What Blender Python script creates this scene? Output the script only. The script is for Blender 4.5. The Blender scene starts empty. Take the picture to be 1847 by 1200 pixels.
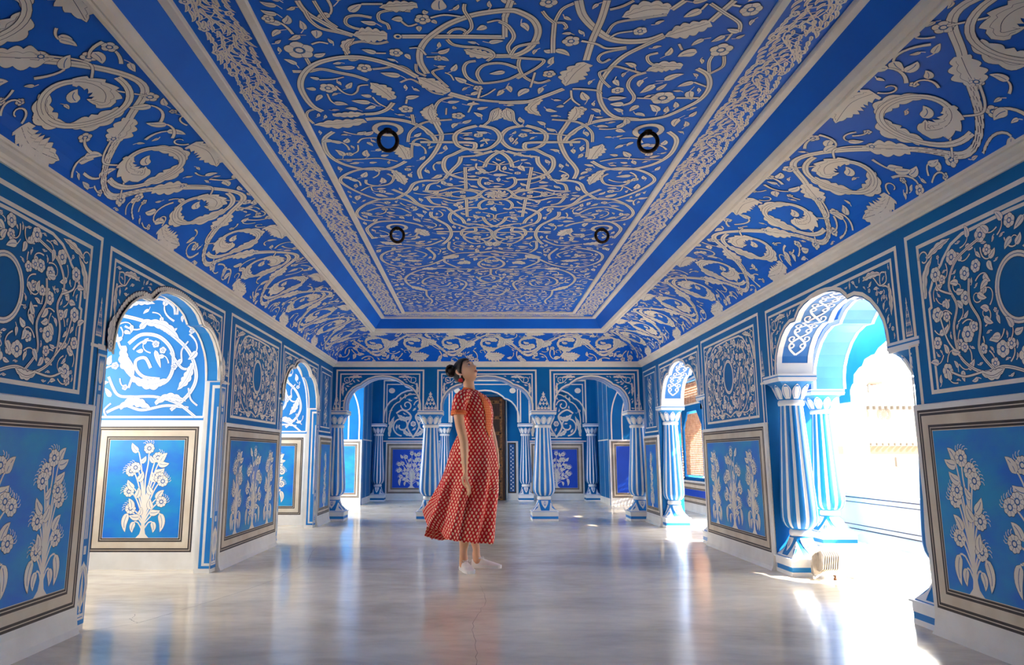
import bpy, math, random
import numpy as np
from math import sin, cos, pi, radians, sqrt, atan2, hypot
from mathutils import Vector, Matrix

random.seed(7)
SC = bpy.context.scene
COL = SC.collection

# ---------------------------------------------------------------- camera
cam_data = bpy.data.cameras.new('camera')
cam = bpy.data.objects.new('camera', cam_data)
COL.objects.link(cam)
cam.location = (0, 0, 0.905)
cam.rotation_euler = (pi / 2 + math.atan(222 / 1280), 0, 0)
cam_data.sensor_width = 36
cam_data.lens = 36 * 1280 / 1847
cam_data.shift_x = (923.5 - 861) / 1847
cam_data.clip_start = 0.05
cam_data.clip_end = 500
SC.camera = cam

# ---------------------------------------------------------------- sky, sun, exposure
world = bpy.data.worlds.new('sky')
SC.world = world
world.use_nodes = True
bg = world.node_tree.nodes['Background']
bg.inputs[0].default_value = (1.0, 0.935, 0.83, 1)
bg.inputs[1].default_value = 5.0


def light(name, kind, loc, rot, energy, color=(1, 1, 1), size=1, size_y=None):
    d = bpy.data.lights.new(name, kind)
    d.energy = energy
    d.color = color
    if kind == 'SUN':
        d.angle = radians(1.2)
    if kind == 'AREA':
        d.shape = 'RECTANGLE'
        d.size = size
        d.size_y = size_y or size
    o = bpy.data.objects.new(name, d)
    COL.objects.link(o)
    o.location = loc
    o.rotation_euler = rot
    return o


sun_dir = Vector((-1, 0.42, -0.92))
sun = light('sun', 'SUN', (12, -4, 12), sun_dir.to_track_quat('-Z', 'Y').to_euler(), 16, (1, 0.90, 0.76))

vs = SC.view_settings
vs.view_transform = 'Standard'
vs.look = 'None'
vs.gamma = 1
vs.use_curve_mapping = False
vs.exposure = 1.68
cy = SC.cycles
cy.use_denoising = True
cy.max_bounces = 10
cy.diffuse_bounces = 7
cy.glossy_bounces = 4
cy.sample_clamp_indirect = 8
cy.caustics_reflective = False
cy.caustics_refractive = False

# ---------------------------------------------------------------- room numbers (metres)
XL, XR, YB = -2.094, 2.39, 10.25       # side walls, plane of the back colonnade
ZS, ZD = 1.545, 1.175                  # springing of the arches, top of the dado
ZC0, ZC1 = 2.185, 2.24                 # wall cornice
ZT = 2.76                              # flat ceiling
YF = -1.6                              # wall behind the camera
CX0 = 0.137                            # long axis of the ceiling panel

# ---------------------------------------------------------------- materials
MATS = {}


def mat(name, col, rough=0.55, col2=None, nscale=4.0, metal=0.0, bump=0.0, spec=0.4, stretch=None, mix=(0.35, 0.65)):
    m = bpy.data.materials.new(name)
    m.use_nodes = True
    nt = m.node_tree
    b = nt.nodes['Principled BSDF']
    b.inputs['Roughness'].default_value = rough
    b.inputs['Metallic'].default_value = metal
    b.inputs['Specular IOR Level'].default_value = spec
    b.inputs['Base Color'].default_value = (*col, 1)
    tc = nt.nodes.new('ShaderNodeTexCoord')
    mp = nt.nodes.new('ShaderNodeMapping')
    nt.links.new(tc.outputs['Object'], mp.inputs[0])
    if stretch:
        mp.inputs['Scale'].default_value = stretch
    no = nt.nodes.new('ShaderNodeTexNoise')
    no.inputs['Scale'].default_value = nscale
    no.inputs['Detail'].default_value = 5
    nt.links.new(mp.outputs[0], no.inputs['Vector'])
    rp = nt.nodes.new('ShaderNodeValToRGB')
    rp.color_ramp.elements[0].position = mix[0]
    rp.color_ramp.elements[1].position = mix[1]
    c2 = col2 or tuple(min(1, c * 0.86) for c in col)
    rp.color_ramp.elements[0].color = (*c2, 1)
    rp.color_ramp.elements[1].color = (*col, 1)
    nt.links.new(no.outputs['Fac'], rp.inputs[0])
    nt.links.new(rp.outputs[0], b.inputs['Base Color'])
    if bump:
        bp = nt.nodes.new('ShaderNodeBump')
        bp.inputs['Strength'].default_value = bump
        bp.inputs['Distance'].default_value = 0.01
        nt.links.new(no.outputs['Fac'], bp.inputs['Height'])
        nt.links.new(bp.outputs[0], b.inputs['Normal'])
    MATS[name] = m
    return m


mat('cream', (0.86, 0.80, 0.715), 0.55, (0.81, 0.74, 0.64), 7, spec=0.25)
mat('white', (0.83, 0.81, 0.77), 0.5, (0.76, 0.735, 0.69), 6)
mat('white_cool', (0.84, 0.85, 0.86), 0.5, (0.76, 0.78, 0.82), 6)
mat('ceil_blue', (0.0, 0.155, 0.76), 0.55, (0.0, 0.12, 0.65), 1.6, spec=0.2)
mat('field_blue', (0.002, 0.075, 0.60), 0.5, (0.002, 0.06, 0.50), 2)
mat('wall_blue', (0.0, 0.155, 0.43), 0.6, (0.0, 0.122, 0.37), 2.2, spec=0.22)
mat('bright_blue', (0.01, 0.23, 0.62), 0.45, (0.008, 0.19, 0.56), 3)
mat('sky_blue', (0.02, 0.19, 0.55), 0.5, (0.012, 0.15, 0.50), 3)
mat('panel_blue', (0.01, 0.17, 0.68), 0.4, (0.012, 0.30, 0.62), 3.5, stretch=(1, 1, 1.6))
mat('ink', (0.012, 0.02, 0.07), 0.6)
mat('soft_ink', (0.03, 0.13, 0.36), 0.6)
mat('band_dark', (0.035, 0.026, 0.024), 0.5, (0.06, 0.045, 0.04), 8)
mat('band_tan', (0.70, 0.62, 0.50), 0.55, (0.60, 0.50, 0.38), 5)
mat('iron', (0.10, 0.045, 0.02), 0.6, (0.02, 0.012, 0.01), 40, metal=0.6, bump=0.4)
mat('wood', (0.045, 0.014, 0.008), 0.6, (0.018, 0.007, 0.005), 9, stretch=(3, 3, 0.6))
mat('wood_gold', (0.24, 0.11, 0.035), 0.5, (0.08, 0.035, 0.014), 30, metal=0.2)
mat('lattice', (0.62, 0.40, 0.27), 0.6, (0.45, 0.24, 0.15), 12)
mat('stone', (0.19, 0.178, 0.16), 0.8, (0.17, 0.157, 0.14), 0.8)
mat('terracotta', (0.115, 0.055, 0.032), 0.7, (0.10, 0.045, 0.026), 2)
mat('stone_dark', (0.095, 0.08, 0.068), 0.8)
mat('marble', (0.72, 0.68, 0.66), 0.35, (0.60, 0.55, 0.56), 2)
mat('lamp_metal', (0.62, 0.58, 0.53), 0.35, (0.5, 0.46, 0.42), 20, metal=0.5)
mat('crack', (0.16, 0.14, 0.12), 0.6)
mat('ground', (0.5, 0.46, 0.4), 0.9)


def floor_material():
    m = bpy.data.materials.new('polished_floor')
    m.use_nodes = True
    nt = m.node_tree
    N = nt.nodes.new
    L = nt.links.new
    b = nt.nodes['Principled BSDF']
    tc = N('ShaderNodeTexCoord')
    mp = N('ShaderNodeMapping')
    mp.inputs['Scale'].default_value = (0.7, 1.5, 1)
    L(tc.outputs['Object'], mp.inputs[0])
    n1 = N('ShaderNodeTexNoise')
    n1.inputs['Scale'].default_value = 1.3
    n1.inputs['Detail'].default_value = 8
    n1.inputs['Roughness'].default_value = 0.62
    n1.inputs['Distortion'].default_value = 0.6
    L(mp.outputs[0], n1.inputs['Vector'])
    r1 = N('ShaderNodeValToRGB')
    r1.color_ramp.elements[0].position = 0.32
    r1.color_ramp.elements[0].color = (0.62, 0.535, 0.425, 1)
    r1.color_ramp.elements[1].position = 0.62
    r1.color_ramp.elements[1].color = (0.88, 0.785, 0.64, 1)
    L(n1.outputs['Fac'], r1.inputs[0])
    n2 = N('ShaderNodeTexNoise')
    n2.inputs['Scale'].default_value = 9
    n2.inputs['Detail'].default_value = 10
    L(mp.outputs[0], n2.inputs['Vector'])
    mx = N('ShaderNodeMixRGB')
    mx.blend_type = 'MULTIPLY'
    mx.inputs[0].default_value = 0.22
    L(r1.outputs[0], mx.inputs[1])
    r2 = N('ShaderNodeValToRGB')
    r2.color_ramp.elements[0].position = 0.35
    r2.color_ramp.elements[0].color = (0.6, 0.58, 0.55, 1)
    r2.color_ramp.elements[1].position = 0.6
    L(n2.outputs['Fac'], r2.inputs[0])
    L(r2.outputs[0], mx.inputs[2])
    L(mx.outputs[0], b.inputs['Base Color'])
    r3 = N('ShaderNodeMapRange')
    r3.inputs['To Min'].default_value = 0.07
    r3.inputs['To Max'].default_value = 0.22
    L(n2.outputs['Fac'], r3.inputs['Value'])
    L(r3.outputs[0], b.inputs['Roughness'])
    b.inputs['Specular IOR Level'].default_value = 0.5
    bp = N('ShaderNodeBump')
    bp.inputs['Strength'].default_value = 0.03
    bp.inputs['Distance'].default_value = 0.02
    L(n1.outputs['Fac'], bp.inputs['Height'])
    L(bp.outputs[0], b.inputs['Normal'])
    MATS['floor'] = m


floor_material()


# ---------------------------------------------------------------- mesh helpers
class MB:
    def __init__(s):
        s.v, s.f, s.m, s.mats, s.off = [], [], [], [], Vector((0, 0, 0))

    def mi(s, name):
        if name not in s.mats:
            s.mats.append(name)
        return s.mats.index(name)

    def add(s, pts, faces, m):
        k = len(s.v)
        s.v.extend(pts)
        i = s.mi(m)
        for f in faces:
            s.f.append([k + a for a in f])
            s.m.append(i)

    def box(s, x0, x1, y0, y1, z0, z1, m, skip=()):
        p = [(x, y, z) for x in (x0, x1) for y in (y0, y1) for z in (z0, z1)]
        F = {'x0': (0, 1, 3, 2), 'x1': (4, 6, 7, 5), 'y0': (0, 4, 5, 1), 'y1': (2, 3, 7, 6), 'z0': (0, 2, 6, 4), 'z1': (1, 5, 7, 3)}
        s.add(p, [f for k, f in F.items() if k not in skip], m)

    def grid(s, rows, m, closed=False):
        """rows: list of equal-length point lists"""
        n = len(rows[0])
        pts = [p for r in rows for p in r]
        fs = []
        for j in range(len(rows) - 1):
            for i in range(n - (0 if closed else 1)):
                i2 = (i + 1) % n
                fs.append((j * n + i, j * n + i2, (j + 1) * n + i2, (j + 1) * n + i))
        s.add(pts, fs, m)

    def tube(s, pts, r, m, n=8, cap=True):
        pts = [Vector(p) for p in pts]
        rr = r if isinstance(r, (list, tuple)) else [r] * len(pts)
        rows = []
        up = Vector((0, 0, 1))
        pn = None
        for i, p in enumerate(pts):
            t = (pts[min(i + 1, len(pts) - 1)] - pts[max(i - 1, 0)]).normalized()
            if pn is None:
                a = up if abs(t.dot(up)) < 0.95 else Vector((1, 0, 0))
                pn = t.cross(a).normalized()
            pn = (pn - t * pn.dot(t)).normalized()
            b = t.cross(pn)
            rows.append([tuple(p + (pn * cos(2 * pi * k / n) + b * sin(2 * pi * k / n)) * rr[i]) for k in range(n)])
        s.grid(rows, m, True)
        if cap:
            s.add(rows[0], [tuple(range(n))], m)
            s.add(rows[-1], [tuple(range(n))], m)

    def build(s, name, parent=None, smooth=False, loc=None):
        me = bpy.data.meshes.new(name)
        me.from_pydata([tuple(p) for p in s.v], [], s.f)
        for n in s.mats:
            me.materials.append(MATS[n])
        me.polygons.foreach_set('material_index', s.m)
        if smooth:
            me.polygons.foreach_set('use_smooth', [True] * len(me.polygons))
        me.update()
        o = bpy.data.objects.new(name, me)
        COL.objects.link(o)
        if parent:
            o.parent = parent
        if loc:
            o.location = loc
        return o


def empty(name, loc=(0, 0, 0)):
    o = bpy.data.objects.new(name, None)
    COL.objects.link(o)
    o.location = loc
    o.empty_display_size = 0.1
    return o


def tag(o, label=None, cat=None, group=None, kind=None):
    if label:
        o['label'] = label
    if cat:
        o['category'] = cat
    if group:
        o['group'] = group
    if kind:
        o['kind'] = kind
    return o


def struct(name, mb, label, smooth=False):
    return tag(mb.build(name, smooth=smooth), label, 'structure', kind='structure')


# ---------------------------------------------------------------- painted ornament
def spline(pts, step=0.013):
    if len(pts) < 3:
        return pts
    closed = hypot(pts[0][0] - pts[-1][0], pts[0][1] - pts[-1][1]) < 1e-6
    P = ([pts[-2]] + pts + [pts[1]]) if closed else ([pts[0]] + pts + [pts[-1]])
    out = []
    for i in range(1, len(P) - 2):
        a, b, c, d = P[i - 1], P[i], P[i + 1], P[i + 2]
        n = max(2, min(10, int(hypot(c[0] - b[0], c[1] - b[1]) / step)))
        for k in range(n):
            t = k / n
            t2, t3 = t * t, t * t * t
            out.append(tuple(0.5 * (2 * b[j] + (c[j] - a[j]) * t + (2 * a[j] - 5 * b[j] + 4 * c[j] - d[j]) * t2 + (3 * b[j] - a[j] - 3 * c[j] + d[j]) * t3) for j in (0, 1)))
    out.append(tuple(pts[-1]))
    return out


def arc(cx, cy, r, a0, a1, n=20, ry=None):
    ry = ry or r
    return [(cx + r * cos(a0 + (a1 - a0) * i / n), cy + ry * sin(a0 + (a1 - a0) * i / n)) for i in range(n + 1)]


def spiral(cx, cy, r0, r1, a0, a1, n=36, sq=1.0):
    o = []
    for i in range(n + 1):
        t = i / n
        r = r0 + (r1 - r0) * t ** 0.9
        a = a0 + (a1 - a0) * t
        o.append((cx + r * cos(a), cy + r * sin(a) * sq))
    return o


def offset(pts, d):
    o = []
    n = len(pts)
    for i in range(n):
        a, b = pts[max(i - 1, 0)], pts[min(i + 1, n - 1)]
        tx, ty = b[0] - a[0], b[1] - a[1]
        l = hypot(tx, ty) or 1
        o.append((pts[i][0] - ty / l * d, pts[i][1] + tx / l * d))
    return o


class Sheet:
    """paint laid on a surface: fn(u, v, h) gives the point h above it"""

    def __init__(s, mb, fn, box=None, C='cream', K='ink', base=0.0008, res=0.008, detail=2, curved=False):
        s.curved = curved
        s.mod, s.step = (34, 0.8e-4) if curved else (60, 2.2e-5)
        s.mb, s.fn, s.C, s.K, s.base, s.k, s.res, s.detail = mb, fn, C, K, base, 0, res, detail
        s.box = box
        if box:
            s.occ = np.zeros((int((box[1] - box[0]) / res) + 2, int((box[3] - box[2]) / res) + 2), bool)

    def room(s, n=5):
        if s.k % s.mod > s.mod - n - 1:
            s.k += s.mod - s.k % s.mod

    def h(s):
        s.k += 1
        return s.base + (s.k % s.mod + (s.k // s.mod) * 0.137 % 1) * s.step

    def mark(s, pts, w):
        if not s.box:
            return
        r = max(1, int(math.ceil(w / s.res)))
        for i, (u, v) in enumerate(pts):
            a, b = int((u - s.box[0]) / s.res), int((v - s.box[2]) / s.res)
            if a + r < 0 or b + r < 0:
                continue
            s.occ[max(a - r, 0):a + r + 1, max(b - r, 0):b + r + 1] = True

    def free(s, u, v, w):
        r = max(1, int(w / s.res))
        a, b = int((u - s.box[0]) / s.res), int((v - s.box[2]) / s.res)
        if a < r or b < r or a >= s.occ.shape[0] - r or b >= s.occ.shape[1] - r:
            return False
        return not s.occ[a - r:a + r + 1, b - r:b + r + 1].any()

    def rib(s, pts, w, m=None, h=None, w2=None):
        """ribbon with half widths w (left) and w2 (right)"""
        n = len(pts)
        if n < 2:
            return
        h = s.h() if h is None else h
        W = w if isinstance(w, (list, tuple)) else [w] * n
        W2 = W if w2 is None else (w2 if isinstance(w2, (list, tuple)) else [w2] * n)
        P = []
        c = max(2, int(math.ceil(2 * max(W) / 0.014))) if s.curved else 1
        for i in range(n):
            a, b = pts[max(i - 1, 0)], pts[min(i + 1, n - 1)]
            tx, ty = b[0] - a[0], b[1] - a[1]
            l = hypot(tx, ty) or 1
            nx, ny = -ty / l, tx / l
            u, v = pts[i]
            for j in range(c + 1):
                o = W[i] + (-W2[i] - W[i]) * j / c
                P.append(s.fn(u + nx * o, v + ny * o, h + (i % 16) * 1e-6))
        c1 = c + 1
        s.mb.add(P, [(c1 * i + j, c1 * i + j + 1, c1 * i + c1 + j + 1, c1 * i + c1 + j) for i in range(n - 1) for j in range(c)], m or s.C)

    def fan(s, c, pts, m=None, h=None):
        h = s.h() if h is None else h
        n = len(pts)
        s.mb.add([s.fn(c[0], c[1], h)] + [s.fn(u, v, h) for u, v in pts], [(0, i + 1, (i + 1) % n + 1) for i in range(n)], m or s.C)

    def bar(s, a, b, w, m=None):
        s.rib([a, b], w, m)
        s.mark([(a[0] + (b[0] - a[0]) * t / 40, a[1] + (b[1] - a[1]) * t / 40) for t in range(41)], w)

    def poly(s, pts, w, m=None):
        """mitred polyline"""
        n = len(pts)
        h = s.h()
        P = []
        cl = pts[0] == pts[-1]
        for i in range(n):
            a = pts[i - 1] if i else (pts[-2] if cl else None)
            b = pts[i + 1] if i < n - 1 else (pts[1] if cl else None)
            p = pts[i]
            d1 = ((p[0] - a[0]), (p[1] - a[1])) if a else None
            d2 = ((b[0] - p[0]), (b[1] - p[1])) if b else None
            d1 = d1 or d2
            d2 = d2 or d1
            l1, l2 = hypot(*d1), hypot(*d2)
            n1, n2 = (-d1[1] / l1, d1[0] / l1), (-d2[1] / l2, d2[0] / l2)
            mx, my = n1[0] + n2[0], n1[1] + n2[1]
            k = 2 / max(0.3, (mx * mx + my * my))
            mx, my = mx * k * w, my * k * w
            P += [s.fn(p[0] + mx, p[1] + my, h), s.fn(p[0] - mx, p[1] - my, h)]
        s.mb.add(P, [(2 * i, 2 * i + 1, 2 * i + 3, 2 * i + 2) for i in range(n - 1)], m or s.C)
        for i in range(n - 1):
            a, b = pts[i], pts[i + 1]
            s.mark([(a[0] + (b[0] - a[0]) * t / 60, a[1] + (b[1] - a[1]) * t / 60) for t in range(61)], w)

    def rect(s, u0, v0, u1, v1, w, m=None, bottom=True):
        if bottom:
            s.poly([(u0, v0), (u1, v0), (u1, v1), (u0, v1), (u0, v0)], w, m)
        else:
            s.poly([(u0, v0), (u0, v1), (u1, v1), (u1, v0)], w, m)

    def fill_rect(s, u0, v0, u1, v1, m):
        h = s.h()
        s.mb.add([s.fn(u0, v0, h), s.fn(u1, v0, h), s.fn(u1, v1, h), s.fn(u0, v1, h)], [(0, 1, 2, 3)], m)

    def stem(s, pts, w, smooth=True, taper=None, line=True):
        s.room(6)
        if smooth:
            pts = spline(pts)
        n = len(pts)
        W = [w / 2] * n
        if taper:
            W = [w / 2 * (taper[0] + (taper[1] - taper[0]) * i / (n - 1)) for i in range(n)]
        if s.detail > 1:
            s.rib(pts, [x + 0.0024 for x in W], s.K)
        s.rib(pts, W)
        if s.detail > 1 and line and w > 0.012:
            s.rib(pts, 0.0011, s.K)
        s.mark(pts, w / 2)

    def leaf(s, a, b, w, bend=0.0, vein=True):
        """pointed ovate leaf from base a to tip b"""
        dx, dy = b[0] - a[0], b[1] - a[1]
        L = hypot(dx, dy)
        s.room(6)
        if L < 1e-4:
            return
        n = 9
        pts, W = [], []
        for i in range(n + 1):
            t = i / n
            k = bend * L * sin(pi * t)
            pts.append((a[0] + dx * t - dy / L * k, a[1] + dy * t + dx / L * k))
            W.append(w / 2 * (sin(pi * min(1, t ** 0.62)) ** 0.8 if 0 < t < 1 else 0.0) + 0.0004)
        if s.detail > 1:
            s.rib(pts, [x + 0.002 for x in W], s.K)
        s.rib(pts, W)
        if vein and s.detail > 0:
            s.rib(pts[1:8], max(0.0009, w * 0.035), 'soft_ink')
        s.mark(pts, w / 2)

    def flower(s, c, r, n=5, rot=None, m=None):
        rot = random.random() * 6 if rot is None else rot
        s.room(24 if s.curved else 18)
        N = n * 5
        lo = 0.80 if n < 6 else 0.87
        rr = [r * (lo + (1 - lo) * abs(sin(n * pi * i / N))) for i in range(N)]
        pts = [(c[0] + rr[i] * cos(rot + 2 * pi * i / N), c[1] + rr[i] * sin(rot + 2 * pi * i / N)) for i in range(N)]
        if s.detail > 1:
            if not s.curved:
                s.fan(c, [(c[0] + (p[0] - c[0]) * (1 + 0.0028 / r), c[1] + (p[1] - c[1]) * (1 + 0.0028 / r)) for p in pts], s.K)
        s.fan(c, pts, m)
        if s.curved and s.detail > 1:
            s.rib(pts + [pts[0]], 0.0016, s.K)
        if s.curved:
            s.k += 5
        if s.detail > 0:
            s.fan(c, arc(c[0], c[1], r * 0.42, 0, 2 * pi, 10)[:-1], 'soft_ink')
            s.fan(c, arc(c[0], c[1], r * 0.26, 0, 2 * pi, 8)[:-1], m)
        if s.detail > 1:
            for k in range(n):
                a = rot + 2 * pi * k / n
                s.rib([(c[0] + r * 0.42 * cos(a), c[1] + r * 0.42 * sin(a)), (c[0] + r * 0.8 * cos(a), c[1] + r * 0.8 * sin(a))], 0.001, 'soft_ink')
        s.mark([c], r * 0.85)

    def acanth(s, pts, w, teeth=5, sharp=False, base=0.45):
        s.room(6)
        pts = spline(pts, 0.012)
        # resample evenly
        d = [0]
        for i in range(1, len(pts)):
            d.append(d[-1] + hypot(pts[i][0] - pts[i - 1][0], pts[i][1] - pts[i - 1][1]))
        L = d[-1]
        n = teeth * 6
        q = []
        j = 0
        for i in range(n + 1):
            x = L * i / n
            while j < len(d) - 2 and d[j + 1] < x:
                j += 1
            t = (x - d[j]) / ((d[j + 1] - d[j]) or 1)
            q.append((pts[j][0] + (pts[j + 1][0] - pts[j][0]) * t, pts[j][1] + (pts[j + 1][1] - pts[j][1]) * t))

        def env(t):
            return base + (1 - base) * sin(pi * min(1, t * 1.6) / 2) if t < 0.6 else max(0.03, 1 - ((t - 0.6) / 0.4) ** 1.4)
        W1, W2 = [], []
        for i in range(n + 1):
            t = i / n
            f = (i % 6) / 6
            g = (0.62 + 0.38 * f) if sharp else (0.70 + 0.30 * sin(pi * f))
            W1.append(w / 2 * env(t) * g)
            f2 = ((i + 3) % 6) / 6
            g2 = (0.62 + 0.38 * f2) if sharp else (0.70 + 0.30 * sin(pi * f2))
            W2.append(w / 2 * env(t) * g2)
        if s.detail > 1:
            s.rib(q, [x + 0.0025 for x in W1], s.K, w2=[x + 0.0025 for x in W2])
        s.rib(q, W1, w2=W2)
        if s.detail > 0:
            s.rib(q[1:-2], 0.0012, s.K)
            if s.detail > 1:
                o1 = [offset(q, W1[i] * 0.5)[i] for i in range(0, n + 1)]
                s.rib(o1[3:-4], 0.0008, s.K)
        s.mark(q, w / 2 * 0.9)

    def curl(s, a, ang, L, w, side=1):
        """hooked tendril starting at a in direction ang"""
        pts = [a]
        x, y = a
        for i in range(12):
            ang += side * (0.10 + 0.05 * i)
            x += cos(ang) * L / 12
            y += sin(ang) * L / 12
            pts.append((x, y))
        s.stem(pts, w, smooth=False, taper=(1, 0.5), line=False)

    def vines(s, inside, n, L=0.26, w=0.009, leaf=0.05, flower=0.022, clear=0.011):
        """curling tendrils grown wherever there is free ground"""
        b = s.box
        for _ in range(n):
            x, y = b[0] + random.random() * (b[1] - b[0]), b[2] + random.random() * (b[3] - b[2])
            if not (inside(x, y) and s.free(x, y, clear)):
                continue
            a, sd = random.random() * 6.28, random.choice((-1, 1))
            pts = [(x, y)]
            for i in range(14):
                a += sd * (0.06 + 0.045 * i)
                x += cos(a) * L / 14
                y += sin(a) * L / 14
                if not (inside(x, y) and s.free(x, y, clear)):
                    break
                pts.append((x, y))
            if len(pts) < 6:
                continue
            m = len(pts) // 2
            s.stem(pts, w, smooth=False, taper=(1, 0.6), line=False)
            q = pts[m]
            aa = atan2(pts[m][1] - pts[m - 1][1], pts[m][0] - pts[m - 1][0])
            for d in (-1, 1):
                e = (q[0] + cos(aa - d * sd * 0.9) * leaf, q[1] + sin(aa - d * sd * 0.9) * leaf)
                if inside(*e) and s.free(e[0], e[1], 0.008):
                    s.leaf((q[0] + (e[0] - q[0]) * 0.15, q[1] + (e[1] - q[1]) * 0.15), e, leaf * 0.5, 0.12)
            e = pts[-1]
            if random.random() < 0.4 and flower:
                s.flower(e, flower, 5)
            else:
                aa = a + sd * 0.3
                s.leaf(e, (e[0] + cos(aa) * leaf, e[1] + sin(aa) * leaf), leaf * 0.5, 0.1)

    def fill(s, inside, n, leaf=0.055, flower=0.02, gap=0.012, pf=0.25):
        b = s.box
        for _ in range(n):
            u, v = b[0] + random.random() * (b[1] - b[0]), b[2] + random.random() * (b[3] - b[2])
            if not inside(u, v):
                continue
            if random.random() < pf and flower and s.free(u, v, flower + gap):
                s.flower((u, v), flower, random.choice((5, 6)))
                a = random.random() * 6.28
                L = flower + leaf * 0.7
                q = (u + cos(a) * L, v + sin(a) * L)
                if inside(*q):
                    s.rib(spline([(u + cos(a) * flower, v + sin(a) * flower), (u + cos(a + 0.3) * L * 0.8, v + sin(a + 0.3) * L * 0.8), q]), 0.0028)
            elif s.free(u, v, leaf * 0.2 + gap):
                a = random.random() * 6.28
                for _k in range(4):
                    p, q = (u - cos(a) * leaf / 2, v - sin(a) * leaf / 2), (u + cos(a) * leaf / 2, v + sin(a) * leaf / 2)
                    if s.free(*p, gap) and s.free(*q, gap) and inside(*p) and inside(*q):
                        s.rib(spline([(p[0] - cos(a + 0.6) * leaf * 0.45, p[1] - sin(a + 0.6) * leaf * 0.45), p, (p[0] + cos(a) * leaf * 0.2, p[1] + sin(a) * leaf * 0.2)]), 0.0025)
                        s.leaf(p, q, leaf * 0.45, random.uniform(-0.15, 0.15))
                        break
                    a += 0.8


def plane(O, U, V, Nn):
    O, U, V, Nn = Vector(O), Vector(U), Vector(V), Vector(Nn)
    return lambda u, v, h: tuple(O + U * u + V * v + Nn * h)


LW = plane((XL, 0, 0), (0, 1, 0), (0, 0, 1), (1, 0, 0))
RW = plane((XR, 0, 0), (0, 1, 0), (0, 0, 1), (-1, 0, 0))
BW = plane((0, YB, 0), (1, 0, 0), (0, 0, 1), (0, -1, 0))


def raised(fn, d):
    return lambda u, v, h: fn(u, v, h + d)
# ---------------------------------------------------------------- ceiling
RINGS = [(-0.516, 3.83), (0.99, 3.85), (-0.66, 5.61), (1.03, 5.64)]
E_M0, E_M1, E_B0, E_S0, E_S1, E_P0 = 0.637, 0.70, 0.79, 0.835, 1.10, 1.145
TH = radians(68)
CP = []
for i in range(41):
    a = TH * i / 40
    CP.append((0.07 + (E_M0 - 0.07) * (1 - cos(a)) / (1 - cos(TH)), ZC1 + (2.583 - ZC1) * sin(a) / sin(TH)))
CL = [0]
for i in range(40):
    CL.append(CL[-1] + hypot(CP[i + 1][0] - CP[i][0], CP[i + 1][1] - CP[i][1]))
LC = CL[-1]


def cprof(v):
    v = max(0, min(LC, v))
    i = min(39, int(v / LC * 40))
    while i > 0 and CL[i] > v:
        i -= 1
    while i < 39 and CL[i + 1] < v:
        i += 1
    t = (v - CL[i]) / (CL[i + 1] - CL[i])
    e = CP[i][0] + (CP[i + 1][0] - CP[i][0]) * t
    z = CP[i][1] + (CP[i + 1][1] - CP[i][1]) * t
    dx, dz = CP[i + 1][0] - CP[i][0], CP[i + 1][1] - CP[i][1]
    l = hypot(dx, dz)
    return e, z, dz / l, -dx / l


Y0 = -0.5          # near end wall of the room


def cove_fn(side):
    def f(u, v, h):
        e, z, ne, nz = cprof(v)
        ee = e + ne * h
        zz = z + nz * h
        if side == 'left':
            return (XL + ee, min(max(u, Y0 + e), YB - e), zz)
        if side == 'right':
            return (XR - ee, min(max(u, Y0 + e), YB - e), zz)
        if side == 'back':
            return (min(max(u, XL + e), XR - e), YB - ee, zz)
        return (min(max(u, XL + e), XR - e), Y0 + ee, zz)
    return f


cm = MB()
for side, a, b in (('left', Y0, YB), ('right', Y0, YB), ('back', XL, XR), ('front', XL, XR)):
    f = cove_fn(side)
    cm.grid([[f(a, LC * i / 14, 0) for i in range(15)], [f(b, LC * i / 14, 0) for i in range(15)]], 'ceil_blue')


def rect_ring(mb, e0, z0, e1, z1, m):
    def c(e, z):
        return [(XL + e, Y0 + e, z), (XR - e, Y0 + e, z), (XR - e, YB - e, z), (XL + e, YB - e, z)]
    mb.grid([c(e0, z0), c(e1, z1)], m, True)


ceil = MB()
rect_ring(ceil, E_M1, 2.615, E_B0, ZT - 0.02, 'ceil_blue')
rect_ring(ceil, E_S0 - 0.02, ZT, E_P0, ZT, 'ceil_blue')
ceil.add([(XL + 1.1, Y0 + 1.1, ZT), (XR - 1.1, Y0 + 1.1, ZT), (XR - 1.1, YB - 1.1, ZT), (XL + 1.1, YB - 1.1, ZT)], [(0, 1, 2, 3)], 'ceil_blue')
ceil.box(XL - 0.3, XR + 0.3, Y0 - 0.3, YB + 0.3, ZT + 0.05, ZT + 0.15, 'wall_blue')
CF = lambda u, v, h: (u + CX0, v, ZT - h)
pw = (XR - E_P0) - CX0
sh = Sheet(ceil, CF, (-pw - 0.02, pw + 0.02, Y0 + E_P0, YB - E_P0), base=0.002)
sh.mark([(x * 0.01 * s, y * 0.01) for s in (-1, 1) for x in range(int(pw * 100) - 1, int(pw * 100) + 3) for y in range(60, 930)], 0.01)
YR = 4.86
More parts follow.
